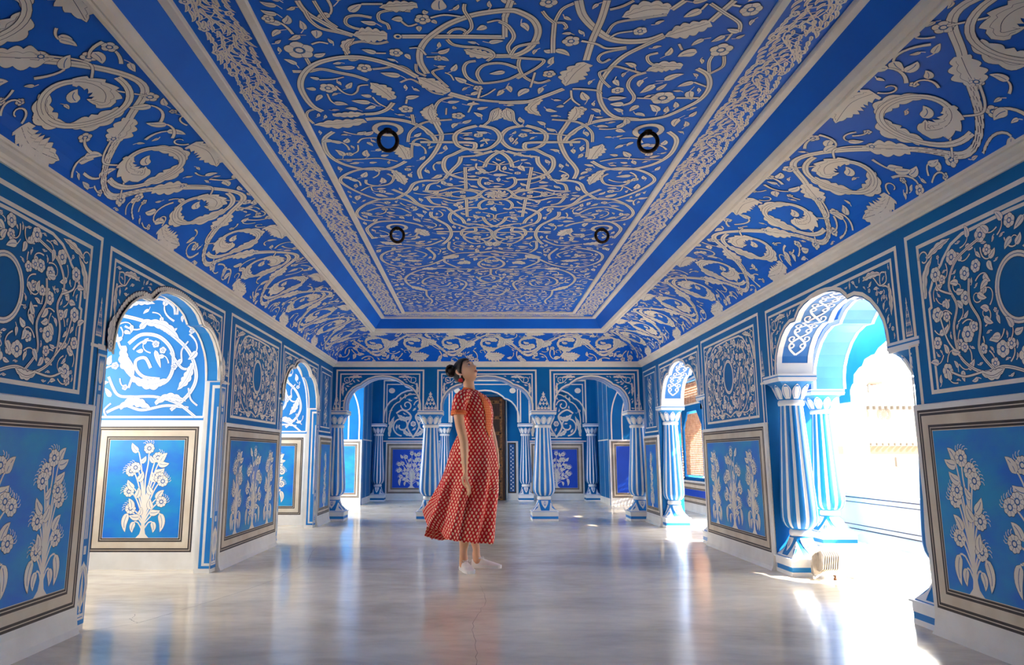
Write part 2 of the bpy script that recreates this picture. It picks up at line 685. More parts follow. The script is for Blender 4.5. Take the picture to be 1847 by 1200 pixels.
TR="""S- 0.022 -0.475,2.91 -0.238,2.91 -0.013,2.915
X- 0.022 -0.013,2.915 -0.019,2.767
S- 0.022 -0.019,2.767 0.002,2.654
S- 0.024 -0.384,3.224 -0.409,3.124 -0.404,3.029 -0.375,2.949 -0.331,2.888 -0.259,2.814 -0.162,2.755 -0.068,2.728 0.003,2.72 0.041,2.732 0.101,2.782 0.131,2.855 0.128,2.931 0.103,3.002 0.049,3.057 -0.008,3.067 -0.07,3.067
S- 0.012 -0.267,2.888 -0.246,2.859 -0.212,2.851 -0.187,2.872 -0.198,2.893
S- 0.012 -0.189,2.676 -0.192,2.72 -0.167,2.79 -0.163,2.847 -0.188,2.888
S- 0.014 -0.274,2.931 -0.25,2.971 -0.199,2.989 -0.128,2.998 -0.076,3.025 -0.06,3.067 -0.091,3.109
A- 0.035 -0.065,3.067 -0.138,3.048 -0.2,3.011
S- 0.014 -0.144,3.109 -0.186,3.124 -0.203,3.183 -0.183,3.266 -0.116,3.314 0.001,3.287 0.075,3.224
S- 0.014 -0.116,3.308 -0.138,3.224 -0.112,3.153 -0.058,3.129 -0.005,3.134 0.056,3.173
L- 0.022 -0.002,3.204 -0.078,3.224
S- 0.024 -0.436,3.255 -0.5,3.183 -0.565,3.134 -0.639,3.095 -0.715,3.076 -0.806,3.086 -0.911,3.134 -0.991,3.224 -1.036,3.341 -1.038,3.466 -1.019,3.562 -0.982,3.612
A- 0.03 -0.935,3.651 -0.874,3.651 -0.749,3.638
S- 0.02 -0.756,3.644 -0.687,3.632 -0.627,3.587 -0.585,3.514
A- 0.05 -0.584,3.478 -0.62,3.397 -0.676,3.308
S- 0.018 -0.684,3.287 -0.743,3.245 -0.82,3.214 -0.895,3.183 -0.965,3.204 -1.041,3.204
S- 0.012 -0.646,3.183 -0.591,3.173 -0.529,3.153 -0.483,3.173 -0.436,3.255
F- 0.03 -0.685,3.173
L- 0.02 -0.729,3.163 -0.825,3.158
F- 0.036 -0.9,3.363
L- 0.02 -0.964,3.369 -1.013,3.363
L- 0.018 -0.949,3.431 -0.992,3.496
L- 0.026 -0.904,3.526 -0.829,3.538
T- 0.008 -0.917,3.42 -0.914,3.49 -0.898,3.526
L- 0.016 -0.926,3.276 -0.968,3.255
T- 0.008 -0.927,3.282 -0.86,3.276 -0.8,3.255
T- 0.009 -0.856,3.341 -0.829,3.408 -0.792,3.431 -0.758,3.397 -0.737,3.341 -0.69,3.33
A- 0.05 -0.288,3.408 -0.364,3.33 -0.436,3.255
S- 0.01 -0.286,3.352 -0.327,3.276 -0.356,3.204 -0.3,3.173
S- 0.011 -0.391,3.245 -0.432,3.204 -0.431,3.134
S- 0.01 -0.312,3.431 -0.368,3.408 -0.42,3.33 -0.471,3.276 -0.525,3.308
S- 0.03 -0.283,3.42 -0.179,3.478
S- 0.016 -0.179,3.472 -0.08,3.496 0.009,3.508 0.097,3.502 0.144,3.496
S- 0.014 -0.267,3.454 -0.332,3.49 -0.368,3.587 -0.369,3.717 -0.352,3.881
A- 0.04 -0.36,3.784 -0.401,3.638 -0.376,3.526
F- 0.032 -0.524,3.587
T- 0.009 -0.518,3.526 -0.508,3.478
L- 0.025 -0.512,3.466 -0.44,3.443
L- 0.02 -0.69,3.443 -0.743,3.431
T- 0.008 -0.686,3.454 -0.661,3.526 -0.592,3.6
A- 0.05 -0.767,3.717 -0.893,3.757 -1.066,3.771
S- 0.012 -1.063,3.757 -1.082,3.677 -1.061,3.612 -1.019,3.587
F- 0.03 -0.243,3.664
T- 0.009 -0.294,3.703 -0.369,3.723
T- 0.009 -0.187,3.625 -0.156,3.502
L- 0.018 -0.138,3.587 -0.079,3.562
L- 0.015 -0.259,3.587 -0.267,3.55
T- 0.007 -0.31,3.651 -0.304,3.575
F- 0.02 -0.133,3.363
T- 0.01 -0.133,3.466 -0.121,3.374
L- 0.025 -0.194,3.308 -0.249,3.255
T- 0.007 -0.155,3.341 -0.2,3.314
T- 0.007 -0.255,3.287 -0.27,3.234 -0.296,3.214
T- 0.008 -0.121,3.454 -0.081,3.42 -0.044,3.369
A- 0.055 -0.541,2.905 -0.61,2.897 -0.694,2.897
S- 0.018 -0.694,2.897 -0.76,2.855 -0.812,2.798 -0.857,2.743 -0.874,2.698 -0.881,2.654
S- 0.014 -0.696,2.905 -0.745,2.88 -0.822,2.847 -0.858,2.79 -0.867,2.728
S- 0.012 -0.752,2.839 -0.786,2.79 -0.801,2.728 -0.813,2.654
S- 0.012 -0.615,2.863 -0.676,2.847 -0.709,2.814 -0.695,2.767 -0.646,2.755 -0.591,2.771
S- 0.012 -0.542,2.949 -0.595,2.966 -0.663,2.949 -0.723,2.975 -0.75,3.039 -0.735,3.105 -0.683,3.076
A- 0.02 -0.741,3.048 -0.743,2.975 -0.689,2.923
O- 0.014 -0.494,2.91
F- 0.055 -0.963,3.02
T- 0.009 -0.895,2.971 -0.855,2.953 -0.818,2.966
L- 0.02 -0.906,3.067 -0.847,3.043
S- 0.014 -0.947,3.086 -0.942,3.144
L- 0.03 -0.849,2.859 -0.864,2.923
F- 0.026 -0.517,3.039
T- 0.008 -0.564,3.043 -0.61,3.043
L- 0.022 -0.61,3.043 -0.673,3.011
T- 0.009 -0.451,3.002 -0.405,3.002 -0.378,3.057
L- 0.016 -0.471,3.048 -0.454,3.095
F- 0.018 -0.322,3.086
T- 0.008 -0.377,3.076 -0.337,3.076
L- 0.018 -0.311,3.076 -0.271,3.109
F- 0.028 -0.373,2.782
L- 0.016 -0.393,2.83 -0.394,2.872
L- 0.016 -0.351,2.743 -0.363,2.717
L- 0.014 -0.335,2.79 -0.315,2.814
T- 0.009 -0.338,2.771 -0.28,2.751 -0.209,2.763
L- 0.04 -0.295,2.72 -0.289,2.639
T- 0.009 -0.399,2.814 -0.44,2.83 -0.473,2.782
L- 0.024 -0.459,2.782 -0.507,2.782
L- 0.025 -0.679,2.728 -0.619,2.676
T- 0.01 -0.619,2.676 -0.531,2.676
S- 0.011 -0.42,2.724 -0.49,2.717 -0.553,2.736 -0.56,2.79 -0.53,2.814 -0.525,2.855
A- 0.035 -0.388,2.683 -0.463,2.69 -0.548,2.698
L- 0.022 -0.099,2.83 -0.141,2.859
T- 0.009 -0.095,2.806 -0.052,2.79 -0.018,2.798
Sm 0.024 -0.76,3.707 -0.684,3.695 -0.594,3.707 -0.512,3.744 -0.443,3.821 -0.396,3.927 -0.383,4.01
Sm 0.022 -0.973,3.86 -1.037,3.94 -1.064,4.038 -1.064,4.186 -1.011,4.312 -0.906,4.394 -0.781,4.411 -0.684,4.377 -0.594,4.28
Am 0.055 -0.584,4.248 -0.598,4.126 -0.618,4.024
Sm 0.012 -0.549,4.217 -0.537,4.081 -0.516,3.982 -0.47,3.947 -0.424,3.982 -0.435,4.052
Sm 0.014 -0.553,3.996 -0.53,3.873 -0.475,3.782 -0.413,3.732 -0.28,3.707
Sm 0.014 -0.496,3.757 -0.497,3.647
Tm 0.011 -0.439,3.847 -0.407,3.906 -0.304,3.886 -0.167,3.873
Fm 0.022 -0.131,3.906
Tm 0.008 -0.101,3.94 -0.076,4.024
Sm 0.022 -0.391,3.659 -0.365,3.795 -0.347,3.913 -0.373,4.052 -0.427,4.217 -0.488,4.344 -0.522,4.445 -0.519,4.568
Am 0.04 -0.389,3.72 -0.406,3.624 -0.39,3.555
Sm 0.018 -0.689,4.428 -0.791,4.386 -0.909,4.411 -1.018,4.497 -1.073,4.604 -1.033,4.735 -0.947,4.873 -0.856,4.956 -0.736,4.956
Sm 0.014 -0.736,4.479 -0.704,4.55 -0.745,4.659 -0.834,4.697 -0.9,4.659 -0.895,4.586
Am 0.04 -0.689,4.428 -0.655,4.55 -0.641,4.678
Sm 0.018 -0.505,5.197 -0.582,5.085 -0.663,4.977 -0.735,4.945 -0.873,4.977 -0.999,5.107 -1.072,5.267 -1.048,5.411 -0.941,5.461
Sm 0.014 -0.652,5.267 -0.727,5.152 -0.856,5.129 -0.986,5.22
Tm 0.009 -0.98,5.085 -0.879,5.02 -0.809,5.063
Fm 0.02 -0.805,5.03
Tm 0.009 -0.412,4.641 -0.329,4.514 -0.232,4.445
Fm 0.022 -0.813,4.803
Tm 0.008 -0.88,4.716 -0.877,4.793 -0.835,4.803
Tm 0.01 -0.856,4.01 -0.822,3.954 -0.759,3.94 -0.707,3.954
Tm 0.008 -0.86,4.038 -0.875,4.126 -0.92,4.171
Fm 0.02 -0.933,4.171
Lm 0.016 -0.798,3.996 -0.77,4.052
Tm 0.01 -1.044,4.248 -0.902,4.248 -0.757,4.232 -0.646,4.28
Lm 0.02 -0.74,4.201 -0.689,4.178
Lm 0.018 -0.827,4.312 -0.779,4.296
Fm 0.018 -0.594,4.411
Lm 0.02 -0.587,4.793 -0.55,4.697
Tm 0.01 -0.964,4.793 -0.894,4.716 -0.806,4.697
Sq 0.022 -0.48,3.996 -0.186,4.003 -0.15,4.038 -0.162,4.096 -0.219,4.103 -0.284,4.171 -0.338,4.232 -0.356,4.361 -0.328,4.479 -0.228,4.568 -0.124,4.586
Sq 0.022 -0.14,3.782 -0.226,3.834 -0.269,3.913 -0.261,4.024 -0.219,4.081 -0.137,4.111 -0.063,4.081 -0.015,3.996 -0.005,3.913 -0.043,3.821 -0.126,3.782
Sq 0.022 0.032,4.118 -0.029,4.171 -0.072,4.264 -0.091,4.369
Xq 0.022 -0.091,4.369 -0.217,4.377 -0.217,4.754
Sq 0.022 -0.043,4.126 -0.15,4.194
Xq 0.022 -0.15,4.194 -0.24,4.209
Sq 0.022 -0.24,4.209 -0.256,4.312 -0.306,4.428 -0.359,4.568
Sq 0.022 -0.36,4.577 -0.417,4.604 -0.493,4.604 -0.575,4.659 -0.632,4.813 -0.736,4.956
Sq 0.018 -0.412,4.641 -0.47,4.678 -0.5,4.793
Sq 0.018 -0.5,4.793 -0.406,4.793 -0.317,4.735 -0.253,4.754 -0.152,4.813 -0.108,4.894
Xq 0.016 -0.524,4.925 -0.349,4.813
Sq 0.016 -0.349,4.813 -0.316,4.914
Sq 0.018 -0.195,4.754 -0.094,4.813
Sq 0.018 -0.061,4.568 -0.11,4.55 -0.123,4.659 -0.066,4.754 0.057,4.754
Tq 0.01 -0.097,4.479 -0.016,4.428 -0.005,4.344 0.039,4.28
Fq 0.018 -0.131,4.471
Fq 0.018 -0.241,4.894
Lq 0.018 -0.137,4.264 -0.183,4.248
Tq 0.009 -0.131,4.264 -0.072,4.312 -0.005,4.336
Sq 0.013 -0.103,3.782 -0.069,3.72 -0.054,3.612 -0.016,3.577
Aq 0.03 -0.021,3.589 -0.025,3.659 -0.057,3.732
Sm 0.022 -0.719,5.447 -0.921,5.467 -1.027,5.593 -1.057,5.702 -1.039,5.91
Sm 0.02 -0.721,5.467 -0.626,5.53 -0.583,5.593
Sm 0.022 -0.492,5.231 -0.498,5.327 -0.451,5.426 -0.377,5.572 -0.357,5.77 -0.385,5.934 -0.443,6.081
Sm 0.018 -0.797,6.081 -0.675,6.119 -0.563,6.106 -0.437,5.958
Am 0.045 -0.805,6.081 -0.913,6.056 -0.994,6.006
Am 0.055 -0.566,5.839 -0.607,5.725 -0.642,5.636
Sm 0.014 -0.782,5.862 -0.725,5.862 -0.666,5.839 -0.618,5.68
Sm 0.018 -0.592,6.209 -0.537,6.425 -0.563,6.597
Sm 0.02 -0.733,6.183 -0.933,6.289 -1.039,6.453 -1.042,6.656 -0.955,6.809 -0.779,6.872 -0.607,6.778 -0.45,6.568
Sm 0.014 -0.71,6.262 -0.613,6.397 -0.652,6.51
Am 0.04 -0.835,6.597 -0.757,6.627 -0.661,6.627
Sm 0.02 -0.463,6.51 -0.31,6.37 -0.155,6.343 -0.009,6.315 0.115,6.37
Sm 0.018 -0.381,6.006 -0.396,6.209 -0.347,6.343
Am 0.05 -0.449,6.539 -0.392,6.51 -0.311,6.425
Sm 0.02 -0.323,6.904 -0.447,6.686 -0.449,6.539
Sm 0.02 -0.211,6.51 -0.038,6.467 0.093,6.627 0.123,6.778 0.052,6.904 -0.115,6.936 -0.324,6.936 -0.532,6.904 -0.704,6.968 -0.849,7.169 -0.909,7.418 -0.855,7.724 -0.718,7.886
Am 0.05 -0.319,6.747 -0.261,6.686 -0.213,6.747
Sm 0.018 -0.718,7.886 -0.727,8.141 -0.685,8.413 -0.718,8.604
Sm 0.018 -0.378,7.309 -0.275,7.455 -0.259,7.606 -0.31,7.844
Sm 0.018 -0.421,7.274 -0.594,7.239 -0.709,7.382 -0.723,7.568 -0.621,7.684 -0.48,7.645 -0.429,7.492
Sm 0.016 0.003,6.936 -0.01,7.169 -0.105,7.274 -0.095,7.455 0.022,7.492 0.117,7.345 0.148,7.239
Sm 0.018 -0.718,7.886 -0.486,7.763 -0.348,7.844 -0.188,7.927 -0.019,7.763 0.166,7.724
Am 0.05 -0.718,7.886 -0.812,7.763 -0.867,7.645
Am 0.05 -0.685,6.936 -0.616,6.92 -0.542,6.936
Sm 0.018 -0.188,7.927 -0.111,8.097 0.084,8.141 0.179,8.054
Sm 0.014 -0.85,8.097 -0.946,8.185 -1.059,8.141 -1.054,8.011 -0.954,7.969 -0.846,8.054
Sm 0.016 -0.388,8.604 -0.31,8.321 -0.11,8.413 0.095,8.556
Fm 0.03 -0.201,7.239
Fm 0.03 -0.719,6.747
Fm 0.03 -0.035,6.627
Fm 0.03 -0.947,7.034
Fm 0.03 -0.139,5.874
Sm 0.016 0.015,5.747 -0.076,5.747 -0.202,5.747 -0.253,5.839 -0.234,5.958 -0.169,6.056 -0.073,6.031 -0.017,5.934 0.015,5.747
Lm 0.025 -0.742,6.453 -0.681,6.467
S- 0.028 0.281,2.654 0.314,2.755 0.382,2.852 0.461,2.927 0.548,2.95 0.64,2.938 0.698,2.898
S- 0.024 0.399,2.654 0.397,2.787 0.383,2.944 0.38,3.105
A- 0.065 0.391,3.131 0.345,3.212 0.309,3.341
S- 0.022 0.305,3.371 0.212,3.448 0.114,3.512 -0.022,3.512
A- 0.055 0.877,2.808 0.805,2.852 0.701,2.909
S- 0.022 0.873,2.798 0.9,2.724 0.926,2.654
S- 0.02 0.701,2.909 0.618,2.992 0.546,3.079 0.499,3.212 0.487,3.356 0.521,3.512 0.594,3.647 0.679,3.7 0.79,3.709 0.899,3.673 0.98,3.579 1.039,3.48 1.046,3.356 1.002,3.24 0.931,3.178
A- 0.045 0.852,3.158 0.765,3.158 0.688,3.199
S- 0.012 0.769,3.171 0.693,3.131 0.664,3.067 0.707,3.041
S- 0.014 0.691,3.212 0.634,3.254 0.629,3.341 0.683,3.448 0.681,3.512 0.64,3.545
L- 0.03 0.645,3.529 0.572,3.529
F- 0.05 0.837,3.464
S- 0.012 0.908,3.464 1.026,3.464
T- 0.009 0.702,3.464 0.783,3.472
L- 0.024 0.728,3.545 0.694,3.613
L- 0.018 0.786,3.386 0.822,3.319
L- 0.024 0.954,3.305 0.883,3.349
T- 0.009 0.954,3.305 1.039,3.356
S- 0.012 1,3.212 0.97,3.118 0.97,3.054
F- 0.042 0.993,3.017
S- 0.012 1.005,3.226 1.048,3.158 1.024,3.067
T- 0.009 0.989,2.944 1.001,2.864
F- 0.036 1.017,2.714
T- 0.009 0.965,2.693 0.93,2.683
S- 0.013 0.833,2.673 0.91,2.734 1.001,2.808 1.025,2.875
L- 0.02 1.025,2.875 0.964,2.852
F- 0.024 0.584,2.869
T- 0.009 0.551,2.869 0.487,2.886 0.46,2.921
F- 0.032 0.288,2.946
T- 0.011 0.335,2.944 0.407,2.968 0.462,3.004 0.549,2.992
S- 0.011 0.552,3.004 0.455,3.041 0.435,3.092 0.462,3.125 0.492,3.092
L- 0.04 0.887,3.035 0.807,3.073
T- 0.009 0.812,3.017 0.784,2.968
A- 0.06 0.675,2.714 0.587,2.714 0.483,2.766
S- 0.02 0.682,2.714 0.721,2.654
S- 0.011 0.672,2.75 0.569,2.776 0.466,2.808 0.441,2.886
S- 0.011 0.51,2.654 0.469,2.693 0.422,2.714
L- 0.03 0.808,2.714 0.747,2.766
T- 0.009 0.808,2.714 0.82,2.673
S- 0.016 0.198,2.808 0.205,2.932 0.216,3.041
S- 0.012 0.198,2.808 0.162,2.766 0.138,2.724
S- 0.012 0.198,2.808 0.22,2.714 0.265,2.673
F- 0.03 0.158,2.664
S- 0.011 0.205,2.808 0.237,2.808 0.255,2.841 0.243,2.852
L- 0.022 0.221,3.017 0.297,3.067
L- 0.02 0.208,3.029 0.172,3.017
S- 0.014 -0.043,2.798 -0.003,2.83 0.027,2.909 0.004,2.992 0.021,3.054
S- 0.014 0.021,3.054 0.045,2.992 0.099,2.968 0.146,2.956
S- 0.014 0.064,3.079 0.062,3.158 0.097,3.254 0.169,3.312 0.227,3.283
F- 0.026 0.217,3.226
S- 0.013 0.061,3.269 0.15,3.171 0.18,3.105 0.129,3.092 0.022,3.079
L- 0.028 0.128,3.371 0.078,3.448
T- 0.009 0.134,3.356 0.146,3.212
S- 0.012 0.351,3.371 0.382,3.371 0.477,3.386 0.505,3.417
F- 0.03 0.421,3.595
T- 0.009 0.345,3.386 0.365,3.48 0.414,3.545
T- 0.008 0.355,3.464 0.324,3.529
L- 0.018 0.326,3.545 0.287,3.562
A- 0.03 0.199,3.48 0.151,3.579 0.215,3.665
F- 0.026 0.585,3.386
S- 0.011 0.541,3.356 0.489,3.283 0.463,3.212 0.502,3.185 0.533,3.158 0.679,3.226"""


def draw_trace(k, w, P):
    if k == 'S':
        sh.stem(P, w * 1.32)
    elif k == 'T':
        sh.stem(P, w * 1.2, line=False)
    elif k == 'X':
        sh.stem(P, w * 1.1, smooth=False)
    elif k == 'F':
        sh.flower(P[0], w * 1.28, random.choice((5, 6)))
    elif k == 'L':
        sh.leaf(P[0], P[1], w * 1.6, random.uniform(-0.12, 0.12))
    elif k == 'A':
        sh.acanth(P, w * 2.3, 5)
    elif k == 'O':
        sh.stem(arc(P[0][0], P[0][1], w, 0, 2 * pi, 12), 0.01, smooth=False)


for r_ in RINGS:
    c = (r_[0] - CX0, r_[1])
    sh.rib(arc(c[0], c[1], 0.075, 0, 2 * pi, 28), 0.018, 'ink')
    sh.rib(arc(c[0], c[1], 0.075, 0, 2 * pi, 28), 0.0155)
    sh.mark(arc(c[0], c[1], 0.06, 0, 2 * pi, 20) + [c], 0.045)
for ln in TR.split('\n'):
    t = ln.split()
    k, m, w = t[0][0], t[0][1], float(t[1])
    P = [tuple(map(float, q.split(','))) for q in t[2:]]
    draw_trace(k, w, P)
    M = lambda Q: [(-a, b) for a, b in Q]
    if m in 'mq':
        draw_trace(k, w, M(P))
    if m == 'q':
        Q = [(a, 2 * YR - b) for a, b in P]
        draw_trace(k, w, Q)
        draw_trace(k, w, M(Q))
    if m == 'm' and min(p[1] for p in P) > 5.3:
        Q = [(a, 2 * YR - b) for a, b in P]
        if max(q[1] for q in Q) < 2.62:
            draw_trace(k, w, Q)
            draw_trace(k, w, M(Q))
# rosette
sh.stem(arc(0, YR, 0.115, 0, 2 * pi, 30), 0.022, smooth=False)
for k in range(10):
    a = 2 * pi * k / 10
    sh.leaf((0.015 * cos(a), YR + 0.015 * sin(a)), (0.092 * cos(a + 0.35), YR + 0.092 * sin(a + 0.35)), 0.034, 0.3)
sh.flower((0, YR), 0.026, 6)
for s_ in (-1, 1):
    sh.stem([(s_ * 0.12, YR), (s_ * 0.22, YR + 0.07), (s_ * 0.36, YR), (s_ * 0.22, YR - 0.07), (s_ * 0.12, YR)], 0.02)
ok = lambda u, v: abs(u) < pw - 0.02
sh.vines(ok, 9000, 0.34, 0.014, 0.078, 0.028, 0.016)
sh.fill(ok, 9000, 0.10, 0.038, 0.012, 0.3)
sh.fill(ok, 16000, 0.068, 0.024, 0.008, 0.2)
sh.fill(ok, 12000, 0.042, 0, 0.005, 0)

# flowering border around the panel
bd = Sheet(ceil, CF, None, base=0.002, detail=1)


def vine_strip(s, fn, L, hw):
    """fn maps (along, across) to sheet coordinates"""
    n = int(L / 0.04)
    s.rib([fn(L * i / n, 0.42 * hw * sin(2 * pi * i * 0.04 / 0.36)) for i in range(n + 1)], 0.0042)
    s.rib([fn(L * i / n, -0.40 * hw * sin(2 * pi * i * 0.04 / 0.36 + 0.9)) for i in range(n + 1)], 0.0032)
    x = 0.02
    k = 0
    while x < L - 0.05:
        y0 = 0.42 * hw * sin(2 * pi * x / 0.36)
        for sd in (-1, 1):
            far = sd * hw * 0.80 - y0
            sg = 1 if far > 0 else -1
            n_ = 3 if abs(far) > hw * 0.6 else 2
            for q in range(n_):
                py = y0 + far * (q + 0.35) / n_
                px = x + 0.006 * q + random.uniform(-.006, .006)
                if (k * 2 + (sd > 0)) % 5 == 1 and q == n_ - 1:
                    s.rib(spline([fn(x - 0.03, y0), fn(x - 0.004, y0 + far * 0.5), fn(px + 0.02, py)]), 0.0024)
                    s.flower(fn(px + 0.02, py), 0.021 + random.random() * 0.005, 5)
                else:
                    ln = random.uniform(0.050, 0.066)
                    dy = sg * random.uniform(0.008, 0.030)
                    s.leaf(fn(px, py), fn(px + ln, max(-hw * 0.94, min(hw * 0.94, py + dy))), random.uniform(0.017, 0.023), 0.12 * sg)
                if q == 0:
                    s.rib(spline([fn(x - 0.03, y0), fn(x - 0.01, y0 + far * 0.3), fn(px + 0.01, y0 + far * 0.62)]), 0.0022)
        k += 1
        x += 0.0375


bc, bh = (E_S0 + E_S1) / 2, (E_S1 - E_S0) / 2
vine_strip(bd, lambda a, c: (XL + bc + c - CX0, 1.0 + a), YB - bc - 1.0, bh)
vine_strip(bd, lambda a, c: (XR - bc - c - CX0, 1.0 + a), YB - bc - 1.0, bh)
vine_strip(bd, lambda a, c: (XL + bc + a - CX0, YB - bc - c), XR - XL - 2 * bc, bh)
CEIL = struct('ceiling', ceil, 'blue painted ceiling panel covered with cream scrolls, flowers and strapwork')


def ring_profile(name, prof, m):
    """moulding swept round the room; prof is a list of (inset, z)"""
    b = MB()
    for (e0, z0), (e1, z1) in zip(prof, prof[1:]):
        rect_ring(b, e0, z0, e1, z1, m)
    return b.build(name, CEIL)


ring_profile('wall_cornice', [(0, ZC0 - 0.012), (0.012, ZC0 - 0.012), (0.014, ZC0), (0.022, ZC0 + 0.004), (0.03, ZC0 + 0.018), (0.055, ZC0 + 0.03), (0.062, ZC0 + 0.042), (0.074, ZC0 + 0.045), (0.076, ZC1 + 0.006), (0.06, ZC1 + 0.006)], 'cream')
ring_profile('cove_moulding', [(E_M0 - 0.012, 2.58), (E_M0 - 0.008, 2.566), (E_M0 + 0.008, 2.568), (E_M0 + 0.014, 2.578), (E_M0 + 0.03, 2.570), (E_M0 + 0.052, 2.583), (E_M1, 2.607), (E_M1 + 0.002, 2.63)], 'cream')
ring_profile('outer_fillet', [(E_B0 - 0.004, ZT - 0.012), (E_B0, ZT - 0.026), (E_S0 - 0.004, ZT - 0.026), (E_S0, ZT - 0.02), (E_S0, ZT)], 'cream')
ring_profile('inner_fillet', [(E_S1, ZT), (E_S1, ZT - 0.012), (E_S1 + 0.006, ZT - 0.018), (E_P0 - 0.006, ZT - 0.018), (E_P0, ZT - 0.01), (E_P0, ZT)], 'cream')


def rinceau(s, u0, u1, P, vc, R, flip=0):
    k0 = int((u1 - u0) / P) + 1
    wave = []
    for k in range(-1, k0 + 1):
        sg = -1 if (k + flip) % 2 == 0 else 1
        wave.append((u0 + k * P, vc + sg * R * 1.06))
        wave.append((u0 + (k + 0.42) * P, vc + sg * R * 0.35))
    wave = [p for p in wave if u0 - P <= p[0] <= u1 + P]
    s.stem(wave, 0.038)
    for k in range(k0):
        c = (u0 + k * P, vc)
        sg = -1 if (k + flip) % 2 == 0 else 1
        a0 = sg * pi / 2 - sg * 0.9 * 1
        # spiral turning against the wave
        sp = spiral(c[0] + 0.02, c[1], R * 0.86, R * 0.40, sg * 1.9, sg * 1.9 - sg * 2 * pi * 1.18, 40)
        s.stem(sp, 0.033, smooth=False)
        s.acanth(sp[-12:] + [(c[0] + 0.02 + (sp[-1][0] - c[0] - 0.02) * 0.55 - 0.03, c[1] + sg * 0.03), ], R * 0.58, 6, True)
        s.leaf((c[0] + 0.03, c[1] - 0.015), (c[0] - 0.05, c[1] + 0.035), 0.055, 0.2)
        # sheaths
        p = (u0 + (k + 0.40) * P, vc + sg * R * 0.42)
        q = (u0 + (k + 0.60) * P, vc - sg * R * 0.25)
        s.acanth([p, ((p[0] + q[0]) / 2 + 0.01, (p[1] + q[1]) / 2), q], 0.15, 4)
        i = 12
        s.acanth([sp[i - 5], sp[i - 1], sp[i + 3]], 0.13, 4)
        s.acanth([sp[24], sp[20], sp[17], (sp[15][0] * 0.96 + c[0] * 0.04, sp[15][1] * 0.9 + c[1] * 0.1)], 0.11, 4)
        # tendril crossing the spiral
        s.stem([(c[0] - R * 1.15, c[1] + sg * R * 0.2), (c[0] - R * 0.7, c[1] + sg * R * 0.62), (c[0] - R * 0.2, c[1] + sg * R * 0.4), (c[0] + R * 0.15, c[1] + sg * R * 0.62), (c[0] + R * 0.5, c[1] + sg * R * 1.0)], 0.011)
        s.flower((c[0] + R * 0.55, c[1] + sg * R * 1.02), 0.042, 5)
        s.flower((c[0] - R * 1.18, c[1] + sg * R * 0.12), 0.034, 7)
        # large serrated leaf on the free edge
        e = vc - sg * (R * 1.10)
        s.acanth([(c[0] - R * 0.55 + 0.1, e + sg * 0.03), (c[0] + 0.07, e - sg * 0.02), (c[0] + R * 1.0, e + sg * 0.004)], 0.18, 8, True, 0.7)
        s.curl((c[0] - R * 0.2, e + sg * 0.04), sg * 1.6, 0.16, 0.012, sg)


COVE = []
for side, a, b, u0 in (('left', 0.6, YB, 0.85), ('right', 0.6, YB, 1.0), ('back', XL, XR, XL + 0.62)):
    s = Sheet(cm, cove_fn(side), (a, b, 0, LC), base=0.002, curved=True)
    s.mark([(a + (b - a) * i / 900, v) for i in range(901) for v in (0, LC)], 0.008)
    if side == 'back':
        rinceau(s, u0, XR - 0.4, 0.545, LC * 0.5, 0.235)
    else:
        rinceau(s, u0, YB - 0.35, 0.70, LC * 0.5, 0.265, 0 if side == 'left' else 1)
    lim = (lambda u, v: 0.02 < v < LC - 0.02 and cprof(v)[0] + 0.03 < YB - u) if side != 'back' else (lambda u, v: 0.02 < v < LC - 0.02 and XL + cprof(v)[0] + 0.03 < u < XR - cprof(v)[0] - 0.03)
    s.vines(lim, 9000, 0.36, 0.017, 0.10, 0.036, 0.014)
    s.vines(lim, 14000, 0.20, 0.012, 0.075, 0.022, 0.010)
    s.fill(lim, 5000, 0.105, 0.036, 0.011, 0.25)
    s.fill(lim, 9000, 0.07, 0.022, 0.007, 0.1)
    s.fill(lim, 8000, 0.042, 0, 0.005, 0)
tag(cm.build('cove', CEIL, smooth=False), 'curved blue cove with cream acanthus scrolls')
# ---------------------------------------------------------------- arch outlines
SIDE_HALF = [(.79, 0), (.785, .07), (.765, .14), (.72, .21), (.65, .28), (.57, .33), (.48, .358), (.39, .355), (.37, .375), (.31, .42), (.22, .45), (.11, .468), (0, .475)]
BACK_HALF = [(.53, 0), (.53, .09), (.515, .17), (.475, .25), (.42, .31), (.36, .345), (.31, .36), (.28, .39), (.2, .44), (.1, .472), (0, .48)]


def arch(c, hw, half, z0, sz=1.0):
    k = hw / half[0][0]
    L = [(c - x * k, z0 + z * sz) for x, z in half]
    R = [(c + x * k, z0 + z * sz) for x, z in reversed(half[:-1])]
    return L + R


def arch_wall(mb, fn, u0, u1, z1, prof, t, m, mi=None, mback=None):
    """wall above the springing with an arched hole; fn(u, v, h), back side at h = -t"""
    z0 = prof[0][1]
    for d, mm in ((0, m), (-t, mback or m)):
        mb.add([fn(u0, z0, d), fn(prof[0][0], z0, d), fn(prof[0][0], z1, d), fn(u0, z1, d)], [(0, 1, 2, 3)], mm)
        mb.add([fn(prof[-1][0], z0, d), fn(u1, z0, d), fn(u1, z1, d), fn(prof[-1][0], z1, d)], [(0, 1, 2, 3)], mm)
        for a, b in zip(prof, prof[1:]):
            mb.add([fn(a[0], a[1], d), fn(b[0], b[1], d), fn(b[0], z1, d), fn(a[0], z1, d)], [(0, 1, 2, 3)], mm)
    mb.grid([[fn(p[0], p[1], 0) for p in prof], [fn(p[0], p[1], -t) for p in prof]], mi or m)
    for ua, ub in ((u0, prof[0][0]), (prof[-1][0], u1)):
        mb.add([fn(ua, z0, 0), fn(ub, z0, 0), fn(ub, z0, -t), fn(ua, z0, -t)], [(0, 1, 2, 3)], mi or m)


